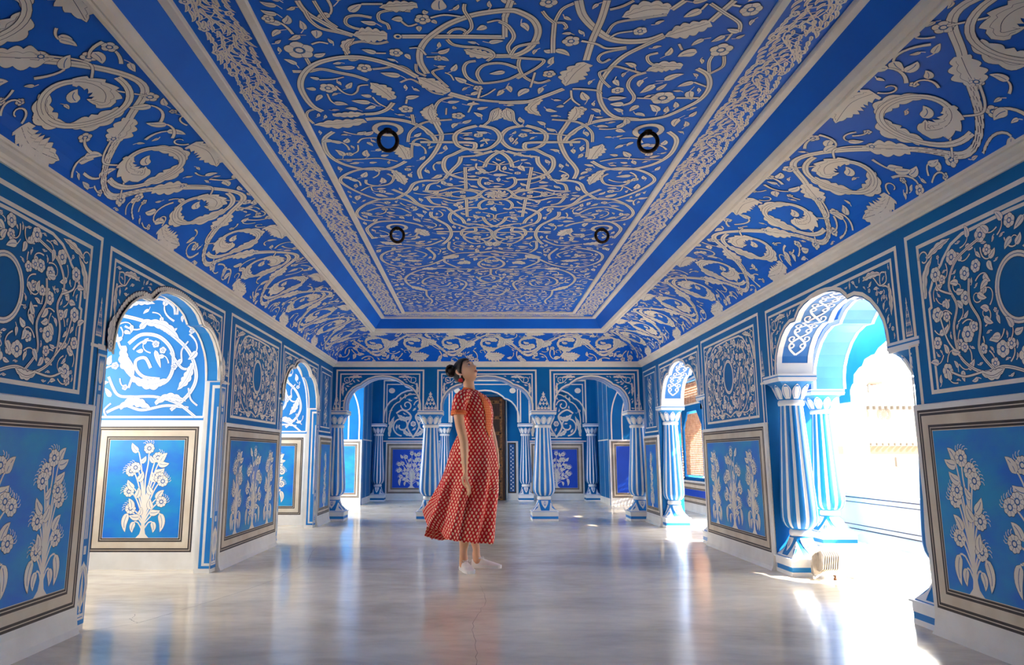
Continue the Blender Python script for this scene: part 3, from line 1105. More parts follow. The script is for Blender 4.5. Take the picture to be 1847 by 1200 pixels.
def spandrel(fn, u0, u1, z1, prof, parent, name='arch_spandrel', deco=2, outer=True, cblue='wall_blue', rim='cream'):
    """painted frame, arch border and corner scrolls on the face over an arch"""
    b = MB()
    s = Sheet(b, raised(fn, 0.0005), (u0 - 0.02, u1 + 0.02, prof[0][1] - 0.05, z1 + 0.02), C='cream', detail=2 if deco > 1 else 1, res=0.006)
    z0 = prof[0][1]
    if outer:
        s.rect(u0, z0 - 0.03, u1, z1, 0.0115, rim, bottom=False)
    g = 0.055
    s.rect(u0 + g, z0, u1 - g, z1 - g, 0.009, rim, bottom=False)
    op = offset(prof, 0.018)
    s.rib(op, 0.0125, rim)
    s.mark(op, 0.022)
    if deco:
        pd = dict()

        def above(u, v):
            if not (u0 + g + 0.015 < u < u1 - g - 0.015 and v < z1 - g - 0.015):
                return False
            if u <= prof[0][0] or u >= prof[-1][0]:
                return v > z0 + 0.02
            for a, b_ in zip(prof, prof[1:]):
                if a[0] <= u <= b_[0]:
                    return v > max(a[1], b_[1]) + 0.045
            return False
        for sg, uc in ((1, u0 + g), (-1, u1 - g)):
            zt = z1 - g
            s.stem([(uc + sg * 0.03, zt - 0.26), (uc + sg * 0.05, zt - 0.15), (uc + sg * 0.12, zt - 0.12), (uc + sg * 0.11, zt - 0.05), (uc + sg * 0.05, zt - 0.06)], 0.009)
            s.stem([(uc + sg * 0.30, zt - 0.03), (uc + sg * 0.2, zt - 0.05), (uc + sg * 0.13, zt - 0.12), (uc + sg * 0.06, zt - 0.11), (uc + sg * 0.06, zt - 0.05)], 0.009)
            s.acanth([(uc + sg * 0.12, zt - 0.05), (uc + sg * 0.22, zt - 0.035), (uc + sg * 0.31, zt - 0.05)], 0.045, 4)
            s.acanth([(uc + sg * 0.04, zt - 0.13), (uc + sg * 0.032, zt - 0.22), (uc + sg * 0.04, zt - 0.32)], 0.04, 4)
        s.fill(above, 2500, 0.042, 0.014, 0.005, 0.15)
        s.fill(above, 2500, 0.026, 0, 0.004, 0)
    return b.build(name, parent)


def tree(s, c, z0, H, W, n=9, bushy=False, fr=0.044, k=1.0):
    """painted flowering tree: flared trunk, curved stems, leaves and spiky flowers"""
    tw = 0.034 if bushy else 0.024
    top = z0 + H * (0.34 if bushy else 0.45)
    q = [(c, z0), (c, z0 + 0.012), (c, z0 + 0.03), (c, z0 + 0.06), (c, z0 + 0.11), (c, z0 + H * 0.25), (c, top)]
    s.rib(q, [tw * 2.2, tw * 1.7, tw * 1.0, tw * 0.72, tw * 0.6, tw * 0.5, tw * 0.35])
    s.mark([(c, z0 + (top - z0) * i / 30) for i in range(31)], tw * 0.4)
    rows = max(2, (n - 1) // 2)
    ends = []
    for i in range(rows):
        v = 0.34 + 0.54 * i / max(1, rows - 1)
        env = (1 - max(0, v - 0.55) ** 1.5 * 2.4) if bushy else (1 - max(0, v - 0.6) ** 1.4 * 1.6)
        for sd in (-1, 1):
            vv = v + 0.035 * sd * (-1) ** i
            ends.append((c + sd * (W / 2 - fr) * env * (1 if (i + (sd > 0)) % 2 else 0.82), z0 + H * vv, i, sd))
    ends.append((c + 0.004, z0 + H - fr, rows, 0))

    def flw(e, r, a):
        for j in range(5):
            aa = a + (j - 2) * 0.33
            s.rib(spline([(e[0] + r * 0.8 * cos(aa), e[1] + r * 0.8 * sin(aa)), (e[0] + r * 1.3 * cos(aa), e[1] + r * 1.3 * sin(aa)), (e[0] + r * 1.55 * cos(aa + 0.22), e[1] + r * 1.55 * sin(aa + 0.22))]), 0.0019)
        s.flower(e, r, 9)
    side = []
    for (x, y, i, sd) in ends:
        ys = z0 + H * (0.15 + 0.20 * i / rows)
        dx = x - c
        if sd == 0:
            P = [(c, ys), (c - 0.008, z0 + H * 0.6), (c + 0.006, z0 + H * 0.8), (x, y)]
        else:
            P = [(c, ys), (c + dx * 0.22, ys + (y - ys) * 0.35), (c + dx * 0.50, ys + (y - ys) * 0.72), (c + dx * 0.8, y - 0.01), (x, y)]
        S = spline(P)
        s.rib(S, [0.0072 - 0.003 * t / len(S) for t in range(len(S))])
        side.append((S, sd, dx))
    for (x, y, i, sd), (S, _, dx) in zip(ends, side):
        if (i + (sd > 0)) % 3 == 2 and sd:
            s.leaf((x - sd * 0.015, y - 0.01), (x + sd * 0.04, y + 0.065), 0.05, 0.1)
        else:
            flw((x, y), fr * (1 if not bushy else 0.95), atan2(0.7 if sd else 1, sd * 1.0))
    for S, sd, dx in side:
        for qd, d2 in ((0.32, 1), (0.45, -1), (0.58, 1), (0.70, -1), (0.82, 1), (0.90, -1)):
            p = S[int(len(S) * qd)]
            p2 = S[min(len(S) - 1, int(len(S) * qd) + 2)]
            aa = atan2(p2[1] - p[1], p2[0] - p[0]) + d2 * 0.85
            for L in (0.088, 0.066):
                e = (p[0] + L * cos(aa), p[1] + L * sin(aa))
                m = (p[0] + 0.6 * L * cos(aa), p[1] + 0.6 * L * sin(aa))
                if abs(e[0] - c) < W * 0.54 and e[1] < z0 + H and s.free(e[0], e[1], 0.011) and s.free(m[0], m[1], 0.007):
                    s.leaf(p, e, L * 0.56, 0.12 * d2)
                    break
    for sd in (-1, 1):
        for yy, L, w, o in ((0.19, 0.15, 0.052, 0.36), (0.10, 0.085, 0.042, 0.2)):
            p = (c + sd * W * o, z0 + H * yy + 0.05)
            s.rib(spline([(c, z0 + H * yy * 0.7), (c + sd * W * o * 0.6, z0 + H * yy + 0.045), p]), 0.005)
            s.leaf(p, (p[0] + sd * 0.012, p[1] - L), w, 0.12 * sd)


def dado(fn, u0, u1, parent, trees, thick=0.02, label=None, m='panel_blue', z0=0.0, z1=None, name='dado_panel', lean=True, margin=0.0):
    z1 = z1 or ZD
    b = MB()
    F = lambda u, v, h: fn(u, v, h)
    pr = [(0.045, z0), (0.030, z0 + 0.03), (thick, z0 + 0.10), (thick, z1 - 0.006), (thick - 0.008, z1), (-0.01, z1)] if lean else [(thick, z0), (thick, z1), (-0.01, z1)]
    b.grid([[F(u0, v, h) for h, v in pr], [F(u1, v, h) for h, v in pr]], 'white')
    for u in (u0, u1):
        b.add([F(u, v, h) for h, v in pr] + [F(u, z0, -0.01)], [tuple(range(len(pr) + 1))], 'white')
    s = Sheet(b, raised(fn, thick), (u0, u1, z0, z1), base=0.001, res=0.005)
    a0, a1, c0, c1 = u0 + 0.03 + margin, u1 - 0.03 - margin, z0 + 0.135, z1 - 0.032
    db = 0.0155
    wd = min(1.0, (a1 - a0) / 0.8)
    s.fill_rect(a0, c0, a1, c1, 'band_tan')
    s.rect(a0 + db, c0 + db, a1 - db, c1 - db, db, 'band_dark')
    s.rect(a0 + db * 1.0, c0 + db, a1 - db, c1 - db, 0.0025, 'band_tan')
    g = 0.085 * (0.75 if wd < 1 else 1) + 0.01
    if wd < 0.6:
        g = 0.055
    s.rect(a0 + g, c0 + g, a1 - g, c1 - g, db * 0.95, 'band_dark')
    s.rect(a0 + g, c0 + g, a1 - g, c1 - g, 0.0022, 'band_tan')
    q = g + db * 1.1
    s.fill_rect(a0 + q - 0.004, c0 + q - 0.004, a1 - q + 0.004, c1 - q + 0.004, 'band_tan')
    s.fill_rect(a0 + q, c0 + q, a1 - q, c1 - q, m)
    s.base += 0.0008
    s.k = 0
    H = (c1 - c0) - 2 * q
    for (uc, w, n, bushy, hh) in trees:
        tree(s, uc, c0 + q, H * hh, w, n, bushy)
    o = b.build(name, parent)
    if label:
        o['label'] = label
    return o


def medallion(fn, u0, u1, z0, z1, parent, label, name='medallion_panel', dens=1):
    """lobed arch frame around an oval cartouche in dense flowers"""
    b = MB()
    s = Sheet(b, raised(fn, 0.0006), (u0, u1, z0, z1), C='cream', res=0.005, detail=2)
    c, W, H = (u0 + u1) / 2, u1 - u0, z1 - z0
    s.rect(u0 + 0.01, z0 + 0.01, u1 - 0.01, z1 - 0.01, 0.0105)
    x0 = W / 2 - 0.055
    half = [(x0, 0.02), (x0, H * 0.30), (x0, H * 0.55), (x0 - 0.02, H * 0.56), (x0 - 0.018, H * 0.66), (x0 - 0.07, H * 0.76), (x0 - 0.13, H * 0.81), (x0 - 0.15, H * 0.84), (x0 - 0.22, H * 0.91), (x0 - 0.31, H * 0.945), (0, H * 0.955)]
    lobed = [(c - x, z0 + z) for x, z in half] + [(c + x, z0 + z) for x, z in reversed(half[:-1])]
    s.poly(lobed, 0.0085)
    s.mark(spline(lobed), 0.012)
    zc = z0 + H * 0.52
    ring = arc(c, zc, 0.125, 0, 2 * pi, 36, 0.15)
    s.rib(ring, 0.016, 'ink')
    s.rib(ring, 0.0135)
    s.rib(ring, 0.0015, 'soft_ink')
    s.mark(ring, 0.02)
    s.mark([(c + x * 0.01, zc + y * 0.01) for x in range(-12, 13) for y in range(-14, 15) if (x / 12.5) ** 2 + (y / 15) ** 2 < 1], 0.01)
    h2 = W / 2
    for sg in (-1, 1):
        def T(P):
            return [(c + sg * x * h2, z0 + y * H) for x, y in P]
        s.stem(T([(0, .05), (.2, .1), (.42, .09), (.62, .2), (.66, .38), (.60, .52), (.66, .66), (.55, .80), (.3, .87)]), 0.015)
        s.stem(T([(.30, .09), (.42, .22), (.38, .38), (.46, .52), (.44, .66)]), 0.014)
        s.stem(T([(.62, .2), (.74, .32), (.80, .48)]), 0.010)
        s.stem(T([(.64, .60), (.78, .66), (.80, .74)]), 0.010)
        s.stem(T([(.42, .09), (.6, .08), (.74, .12)]), 0.010)
        s.acanth(T([(.42, .085), (.32, .06), (.20, .09)]), 0.05, 4)
        s.acanth([(c + sg * (x0 + 0.02), z1 - 0.30), (c + sg * (x0 + 0.005), z1 - 0.18), (c + sg * (x0 - 0.07), z1 - 0.09)], 0.05, 4)
        s.acanth([(c + sg * (x0 - 0.02), z1 - 0.09), (c + sg * (x0 - 0.12), z1 - 0.055), (c + sg * (x0 - 0.22), z1 - 0.04)], 0.045, 4)
        s.stem(spiral(c + sg * (x0 + 0.0), z1 - 0.085, 0.045, 0.02, 0, 2 * pi * 0.9, 16), 0.008, smooth=False)
        for x, y, r in ((.78, .13, .034), (.83, .50, .034), (.52, .33, .036), (.80, .76, .034), (.50, .55, .030), (.60, .83, .034), (.36, .72, .028), (.28, .89, .032), (.86, .32, .028), (.20, .20, .034), (.48, .70, .03)):
            p = T([(x, y)])[0]
            if abs(p[0] - c) < x0 - r * 0.8:
                s.flower(p, r * 1.2, 6)
    s.flower((c, z0 + H * 0.14), 0.045, 5)
    s.flower((c, z0 + H * 0.90), 0.034, 6)

    def inside(u, v):
        return abs(u - c) < x0 - 0.02 and z0 + 0.03 < v < z1 - 0.03

    def corner(u, v):
        return abs(u - c) < W / 2 - 0.03 and z0 + 0.03 < v < z1 - 0.03
    if dens:
        s.vines(inside, 3500, 0.17, 0.008, 0.066, 0.028, 0.006)
        s.fill(inside, 6000, 0.078, 0.02, 0.003, 0.05)
        s.fill(inside, 6000, 0.046, 0.012, 0.002, 0.1)
        s.fill(inside, 4000, 0.028, 0, 0.002, 0)
        s.fill(corner, 3000, 0.024, 0, 0.003, 0)
    o = b.build(name, parent)
    o['label'] = label
    return o


def painted_column(s, u, z0, z1, w, edge=True):
    """flat painted pilaster column"""
    H = z1 - z0
    s.fill_rect(u - w / 2, z0, u + w / 2, z1, 'bright_blue')
    if edge:
        s.rect(u - w / 2 + 0.012, z0 + 0.03, u + w / 2 - 0.012, z1 - 0.03, 0.006, 'white')
    q = w / 2 - 0.03
    for i in (-1, 0, 1):
        s.rib([(u + i * q * 0.62, z0 + H * 0.30), (u + i * q * 0.5, z1 - H * 0.17)], 0.007 * w / 0.2, 'white')
    s.fill_rect(u - q * 0.6, z0 + H * 0.245, u + q * 0.6, z0 + H * 0.275, 'white')
    s.fill_rect(u - q * 0.6, z1 - H * 0.155, u + q * 0.6, z1 - H * 0.135, 'white')
    for i in (-1, 0, 1):
        s.leaf((u + i * q * 0.3, z1 - H * 0.13), (u + i * q * 0.85, z1 - H * 0.035), 0.05 * w / 0.2)
    s.leaf((u - q * 0.2, z0 + H * 0.22), (u - q * 0.8, z0 + 0.06), 0.06 * w / 0.2, 0.2)
    s.leaf((u + q * 0.2, z0 + H * 0.22), (u + q * 0.8, z0 + 0.06), 0.06 * w / 0.2, -0.2)
    s.leaf((u, z0 + 0.05), (u, z0 + H * 0.2), 0.045 * w / 0.2)
    s.fill_rect(u - w / 2 + 0.02, z0 + 0.04, u + w / 2 - 0.02, z0 + 0.055, 'white')


def finial_ornament(s, u, z, w, h):
    """lacy pyramid of leaves painted above a capital"""
    s.fill_rect(u - w / 2, z, u + w / 2, z + 0.010, 'cream')
    for k, (n, y0) in enumerate(((4, 0.015), (3, 0.26), (2, 0.47), (1, 0.64))):
        for i in range(n):
            x = u + (i - (n - 1) / 2) * w / 4.1
            y = z + h * y0
            for a in (0.5, 1.57, 2.64):
                s.leaf((x, y), (x + cos(a) * w * 0.15, y + sin(a) * h * 0.20), w * 0.085, 0.2 * cos(a), vein=False)
            s.flower((x, y + h * 0.012), w * 0.042, 5)
    s.leaf((u, z + h * 0.78), (u, z + h), w * 0.14, vein=False)
    for a in (-1, 1):
        s.leaf((u, z + h * 0.83), (u + a * w * 0.14, z + h * 0.87), w * 0.08, vein=False)
        s.rib(spline([(u + a * w * 0.48, z + 0.012), (u + a * w * 0.42, z + h * 0.2), (u + a * w * 0.30, z + h * 0.38), (u + a * w * 0.2, z + h * 0.60), (u + a * w * 0.05, z + h * 0.80)]), w * 0.018)


# ---------------------------------------------------------------- side walls
T_R, T_L = 0.29, 0.12
PIERS = [(Y0, 0.35), (2.24, 3.87), (5.90, 7.55), (9.43, YB)]
OPEN = [(0.35, 2.24), (3.87, 5.90), (7.55, 9.43)]


def side_wall(side):
    right = side == 'right'
    fn = RW if right else LW
    t = T_R if right else T_L
    X = XR if right else XL
    sg = 1 if right else -1
    xa, xb = (X, X + t) if right else (X - t, X)
    w = MB()
    for i, (a, b) in enumerate(PIERS):
        w.box(xa, xb, a, b, 0, ZT + 0.05, 'wall_blue')
    profs = []
    for i, (a, b) in enumerate(OPEN):
        if right:
            pr = arch((a + b) / 2 - (0.02 if i else 0), 0.775 if i < 2 else 0.76, SIDE_HALF, ZS)
        else:
            pr = arch((a + b) / 2, 0.87 if i < 2 else 0.84, SIDE_HALF, ZS - 0.04, 1.06)
        profs.append(pr)
        arch_wall(w, fn, a, b, ZC0 + 0.03, pr, t, 'wall_blue', 'sky_blue' if right else 'bright_blue')
    root = struct('wall_' + side, w, 'blue painted %s wall of piers and cusped arches with white line frames' % side)
    if right:
        root['label'] = 'blue wall on the sunny side, its arches open to the gallery'
    else:
        root['label'] = 'blue wall on the side away from the sun, its arches open to painted alcoves'
    # lines over the whole wall
    b = MB()
    s = Sheet(b, raised(fn, 0.0005), None, detail=1)
    for i, (a, c) in enumerate(PIERS[1:3]):
        s.rect(a + 0.045, ZD, c - 0.055, 2.095, 0.012, 'cream', bottom=False)
    a, c = PIERS[3]
    s.rect(a + 0.03, ZD + 0.05, c - 0.06, 2.085, 0.0095, 'cream')
    s.rect(a + 0.10, ZD + 0.11, c - 0.13, 2.02, 0.008, 'cream')
    cu = (a + c) / 2 - 0.015
    for z_, r_ in ((1.45, 0.11), (1.66, 0.11), (1.86, 0.09)):
        s.stem([(cu, z_ - r_), (cu + 0.10, z_), (cu, z_ + r_), (cu - 0.10, z_), (cu, z_ - r_)], 0.012, line=False)
        s.flower((cu, z_), 0.05, 6)
        for k in range(6):
            s.leaf((cu + 0.05 * cos(k), z_ + 0.05 * sin(k)), (cu + 0.09 * cos(k), z_ + 0.10 * sin(k)), 0.02)
    for k in range(4):
        s.leaf((cu - 0.1 + 0.2 * (k % 2), 1.36 if k < 2 else 1.94), (cu - 0.08 + 0.16 * (k % 2), 1.29 if k < 2 else 2.0), 0.03)
    # strips beside the openings, with painted finials over the capitals
    for i, (a, c) in enumerate(OPEN):
        if i == 0:
            continue
        for u, d in ((a, -1), (c, 1)):
            finial_ornament(s, u + d * 0.004 + (0.0), ZS + 0.01, 0.06, 0.22)
            s.bar((u - 0.075 * (1 if d < 0 else 0.2), ZS - 0.045), (u + 0.075 * (0.2 if d < 0 else 1), ZS - 0.045), 0.009, 'cream')
            if d < 0:
                s.bar((u + 0.012, 0.02), (u + 0.012, ZS - 0.05), 0.006, 'white')
            else:
                s.bar((u - 0.012, 0.02), (u - 0.012, ZS - 0.05), 0.006, 'white')
    b.build('painted_lines', root)
    for i, (a, c) in enumerate(OPEN):
        if i:
            spandrel(fn, a + 0.05, c - 0.13 if i == 1 else c - 0.14, 2.075, profs[i], root, deco=2)
    for i, (a, c) in enumerate(PIERS[1:3]):
        medallion(fn, a + 0.14, c - 0.14, 1.222, 2.028, root, 'square panel of cream flowers around a blue oval')
        m_ = (a + c) / 2
        dado(fn, a, c, root, [(m_, 0.46, 13, True, 0.93), (m_ - 0.47, 0.25, 11, False, 0.88), (m_ + 0.47, 0.25, 11, False, 0.88)])
    a, c = PIERS[3]
    dado(fn, a, c - 0.02, root, [((a + c) / 2 - 0.01, 0.15, 9, False, 0.86)])
    return root, profs


WR, PR_R = side_wall('right')
WL, PR_L = side_wall('left')

# carved cusps and scallops round the alcove arches on the left wall
for i in (1, 2):
    pr = PR_L[i]
    b = MB()
    q = offset(pr, 0.0)
    n = 70
    dd = [0]
    for k in range(1, len(pr)):
        dd.append(dd[-1] + hypot(pr[k][0] - pr[k - 1][0], pr[k][1] - pr[k - 1][1]))
    pts = []
    for j in range(n + 1):
        x = dd[-1] * j / n
        k = max(i_ for i_ in range(len(dd)) if dd[i_] <= x + 1e-9)
        k = min(k, len(dd) - 2)
        t_ = (x - dd[k]) / (dd[k + 1] - dd[k])
        pts.append((pr[k][0] + (pr[k + 1][0] - pr[k][0]) * t_, pr[k][1] + (pr[k + 1][1] - pr[k][1]) * t_))
    inn, out = offset(pts, -0.004), offset(pts, 0.042)
    s = Sheet(b, raised(LW, 0.002), None)
    s.rib(offset(pts, 0.02), 0.027, 'ink')
    b.grid([[LW(p[0], p[1], 0) for p in inn], [LW(p[0], p[1], 0.02) for p in inn], [LW(p[0], p[1], 0.02) for p in offset(pts, 0.012)]], 'cream')
    e_ = offset(pts, -0.003)
    for d0, d1 in ((0.0, 0.022), (T_L - 0.016, T_L)):
        b.grid([[LW(p[0], p[1], -d0) for p in e_], [LW(p[0], p[1], -d1) for p in e_]], 'cream')
    for j in range(n):
        a_, c_ = pts[j], out[j]
        m2 = offset(pts, 0.012)[j]
        s.leaf(m2, (c_[0] + (pts[min(j + 1, n)][0] - a_[0]) * 0.6, c_[1] + (pts[min(j + 1, n)][1] - a_[1]) * 0.6), dd[-1] / n * 1.25, vein=False)
    b2 = Sheet(b, raised(LW, 0.012), None, detail=2)
    for sg, e in ((1, pr[0]), (-1, pr[-1])):
        b2.acanth([(e[0] - sg * 0.035, e[1] - 0.02), (e[0] - sg * 0.04, e[1] + 0.08), (e[0] - sg * 0.015, e[1] + 0.2)], 0.085, 5)
        b2.acanth([(e[0] + sg * 0.0, e[1] - 0.03), (e[0] - sg * 0.012, e[1] + 0.06), (e[0] - sg * 0.02, e[1] + 0.13)], 0.05, 4)
        b2.flower((e[0] - sg * 0.03, e[1] + 0.02), 0.03, 6)
    b.build('carved_arch_rim', WL)

# flat painted pilasters on the left wall: faces of the far jambs and wall edges
b = MB()
for (a, c) in OPEN[1:]:
    s = Sheet(b, raised(LW, 0.004), None, detail=1)
    painted_column(s, c - 0.062, 0.03, ZS - 0.06, 0.115)
    JF = plane((XL, c - 0.13, 0), (-1, 0, 0), (0, 0, 1), (0, -1, 0))
    b.box(XL - T_L, XL + 0.002, c - 0.13, c + 0.0, 0, ZS - 0.03, 'white')
    s = Sheet(b, raised(JF, 0.001), None, detail=1)
    s.fill_rect(0, 0.035, 0.085, ZS - 0.05, 'bright_blue')
    s.fill_rect(0, 0.055, 0.062, ZS - 0.075, 'white')
    s.fill_rect(0, 0.075, 0.042, ZS - 0.1, 'bright_blue')
    s.fill_rect(0.004, 0.42, 0.014, ZS - 0.25, 'white')
    b.box(XL - T_L, XL + 0.002, a, a + 0.10, 0, ZS - 0.03, 'white')
    s = Sheet(b, raised(LW, 0.004), None, detail=1)
    painted_column(s, a + 0.05, 0.03, ZS - 0.06, 0.10)
b.build('painted_pilaster', WL)


# ---------------------------------------------------------------- columns
def lathe(mb, prof, n, mfun, ox=0.0, sq=None, rot=0.0, rad=None):
    """prof: list of (r, z); sq gives squareness 0..1 per ring"""
    rows = []
    for j, (r, z) in enumerate(prof):
        k = sq[j] if sq else 0
        row = []
        for i in range(n):
            a = 2 * pi * i / n + rot
            rr = r
            if k:
                m = max(abs(cos(a)), abs(sin(a)))
                rr = r * ((1 - k) + k / m)
            if rad:
                rr *= rad(a, z)
            row.append((rr * cos(a), rr * sin(a), z))
        rows.append(row)
    base = len(mb.v)
    mb.v.extend([p for r in rows for p in r])
    for j in range(len(prof) - 1):
        for i in range(n):
            i2 = (i + 1) % n
            mb.f.append([base + j * n + i, base + j * n + i2, base + (j + 1) * n + i2, base + (j + 1) * n + i])
            mb.m.append(mb.mi(mfun((i + 0.5) / n, (prof[j][1] + prof[j + 1][1]) / 2)))


BULGE = [(.085, .335), (.112, .345), (.138, .365), (.155, .395), (.162, .43), (.161, .50), (.155, .60), (.146, .72), (.136, .85), (.126, 1.0), (.116, 1.14), (.108, 1.25), (.104, 1.305)]


def make_column(sx=1.0, blue='bright_blue', wh='white'):
    root = empty('column')
    lt = 'cream' if wh == 'cream' else 'white'
    K = 'bright_blue' if blue != 'wall_blue' else 'wall_blue'
    p = MB()
    h = 0.182 * sx
    for z0, z1, m, d in ((0, .03, wh, 0), (.03, .066, blue, .002), (.066, .118, wh, 0), (.118, .128, wh, -.012)):
        p.box(-h + d, h - d, -h + d, h - d, z0, z1, m)
    p.build('plinth', root)
    # bell base with painted leaves
    b = MB()
    pf = [(.170, .124), (.163, .14), (.142, .17), (.122, .20), (.108, .235), (.100, .265), (.096, .285)]
    sq = [1, .9, .7, .5, .35, .2, .1]
    lathe(b, [(r * sx, z) for r, z in pf], 48, lambda a, z: blue, sq=sq)

    def bell(u, v, hh):
        j = 0
        while j < len(pf) - 2 and pf[j + 1][1] < v:
            j += 1
        t = max(0, min(1, (v - pf[j][1]) / (pf[j + 1][1] - pf[j][1])))
        r = (pf[j][0] + (pf[j + 1][0] - pf[j][0]) * t) * sx
        k = sq[j] + (sq[j + 1] - sq[j]) * t
        m = max(abs(cos(u)), abs(sin(u)))
        r = r * ((1 - k) + k / m) + hh
        return (r * cos(u), r * sin(u), v)
    s = Sheet(b, bell, None, C=K, K=K, detail=0, base=0.0025, curved=True)
    for k in range(4):
        a = k * pi / 2
        # drooping centre petal and a rising petal on each corner
        s.rib([(a, .275 - i * .0088) for i in range(13)], [0.50 * (1 - (i / 12) ** 1.5) + .004 for i in range(13)], wh)
        s.rib([(a, .262 - i * .0062) for i in range(11)], [0.13 * sin(pi * (.15 + .85 * i / 10)) + .004 for i in range(11)], K)
        s.rib([(a, .256 - i * .0052) for i in range(9)], [0.07 * sin(pi * (.15 + .85 * i / 8)) + .004 for i in range(9)], wh)
        a += pi / 4
        s.rib([(a, .135 + i * .0088) for i in range(14)], [0.46 * (1 - i / 13) ** 0.8 + .01 for i in range(14)], wh)
        s.rib([(a, .150 + i * .0062) for i in range(12)], [0.10 * sin(pi * i / 11) + .003 for i in range(12)], K)
    s.rib([(2 * pi * i / 48, .136) for i in range(49)], 0.006, wh)
    s.rib([(2 * pi * i / 48, .129) for i in range(49)], 0.004, K)
    b.build('bell_base', root, smooth=False)
    n = MB()
    lathe(n, [(.092 * sx, .285), (.098 * sx, .292), (.100 * sx, .305), (.098 * sx, .322), (.088 * sx, .335)], 32, lambda a, z: wh)
    n.build('lower_collar', root, smooth=True)
    sf = MB()
    NL = 12

    def flute(a, z):
        f = (a * NL / (2 * pi)) % 1
        return 1 - 0.05 * (1 - sin(pi * f))

    def stripe(a, z):
        f = (a * NL + 0.5 / 8) % 1
        return wh if (f < 0.31 and z > 0.352) else blue
    lathe(sf, [(r * sx, z) for r, z in BULGE], NL * 8, stripe, rad=flute)
    sf.build('fluted_shaft', root, smooth=True)
    r_ = MB()
    lathe(r_, [(.100 * sx, 1.298), (.116 * sx, 1.302), (.120 * sx, 1.320), (.116 * sx, 1.338), (.104 * sx, 1.345)], 32, lambda a, z: wh)
    r_.build('neck_ring', root, smooth=True)
    c = MB()
    cp = [(.104, 1.345), (.118, 1.362), (.132, 1.390), (.146, 1.425), (.158, 1.455), (.172, 1.478), (.178, 1.487)]
    lathe(c, [(r * sx, z) for r, z in cp], 64, lambda a, z: blue, sq=[0, 0, .05, .15, .3, .5, .7])

    def bowl(u, v, hh):
        j = 0
        while j < len(cp) - 2 and cp[j + 1][1] < v:
            j += 1
        t = max(0, min(1, (v - cp[j][1]) / (cp[j + 1][1] - cp[j][1])))
        q = [0, 0, .05, .15, .3, .5, .7]
        k = q[j] + (q[j + 1] - q[j]) * t
        m = max(abs(cos(u)), abs(sin(u)))
        r = (cp[j][0] + (cp[j + 1][0] - cp[j][0]) * t) * sx * ((1 - k) + k / m) + hh
        return (r * cos(u), r * sin(u), v)
    s = Sheet(c, bowl, None, C=wh, K='soft_ink', detail=0, base=0.002, curved=True)
    for k in range(10):
        a = 2 * pi * (k + .5) / 10
        pet = [(a, 1.352 + i * .0105) for i in range(12)]
        W = [0.255 * sin(pi * (0.12 + 0.86 * i / 11)) ** 0.8 for i in range(12)]
        W = [0.285 * sin(pi * min(1, 0.18 + 0.84 * (i / 11) ** 1.2)) ** 0.75 + .002 for i in range(12)]
        s.rib(pet, W, wh)
        s.rib(pet[1:-1], [w * 0.74 for w in W[1:-1]], blue)
        s.rib(pet[1:-2], [w * 0.60 for w in W[1:-2]], wh)
    c.build('lotus_capital', root, smooth=False)
    ab = MB()
    h = 0.182 * sx
    for z0, z1, m, d in ((1.487, 1.502, wh, 0.004), (1.502, 1.520, wh, 0), (1.520, 1.530, blue, .0015), (1.530, 1.545, wh, 0)):
        ab.box(-h + d, h - d, -h + d, h - d, z0, z1, m)
    ab.build('abacus', root)
    return root


def copy_tree(o):
    r = o.copy()
    COL.objects.link(r)
    for ch in o.children:
        c = ch.copy()
        COL.objects.link(c)
        c.parent = r
    return r


FRONT = make_column()
SLIM = make_column(0.84, 'bright_blue', 'white_cool')
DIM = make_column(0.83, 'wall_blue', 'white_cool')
YA = YB + 0.15
cols = [
    (FRONT, -2.055, YA, 'striped column at the left end of the front colonnade', 'front colonnade columns'),
    (FRONT, -0.676, YA, 'striped column half hidden behind the red dress, in the front colonnade', 'front colonnade columns'),
    (FRONT, 0.953, YA, 'free striped column right of the woman, in the front colonnade', 'front colonnade columns'),
    (FRONT, 2.33, YA, 'striped column at the right end of the front colonnade, beside the slim tree panel', 'front colonnade columns'),
    (SLIM, XR + .15, 5.76, 'pale striped column carrying the nearest right arch, a spotlight at its foot', 'right arcade columns'),
    (SLIM, XR + .15, 3.94, 'striped column half built into the nearest pier on the right', 'right arcade columns'),
    (SLIM, XR + .15, 9.40, 'slim striped column of the second right arch, before the lattice window', 'right arcade columns'),
    (SLIM, XR + .15, 7.62, 'striped column at the near side of the second right arch', 'right arcade columns'),
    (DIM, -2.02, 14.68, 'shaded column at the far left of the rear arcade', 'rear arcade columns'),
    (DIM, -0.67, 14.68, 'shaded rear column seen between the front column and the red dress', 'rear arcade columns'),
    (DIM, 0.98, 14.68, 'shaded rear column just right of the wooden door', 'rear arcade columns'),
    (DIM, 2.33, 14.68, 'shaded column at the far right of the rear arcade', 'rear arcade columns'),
]
used = set()
for proto, x, y, lab, grp in cols:
    o = proto if proto.name not in used else copy_tree(proto)
    used.add(proto.name)
    o.location = (x, y, 0)
    tag(o, lab, 'column', grp)
OUTC = copy_tree(SLIM)
OUTC.location = (3.67, 7.60, 0)
OUTC.scale = (1.15, 1.15, 1.03)
tag(OUTC, 'sunlit striped column of the outer gallery arch, seen past the spotlight', 'column')

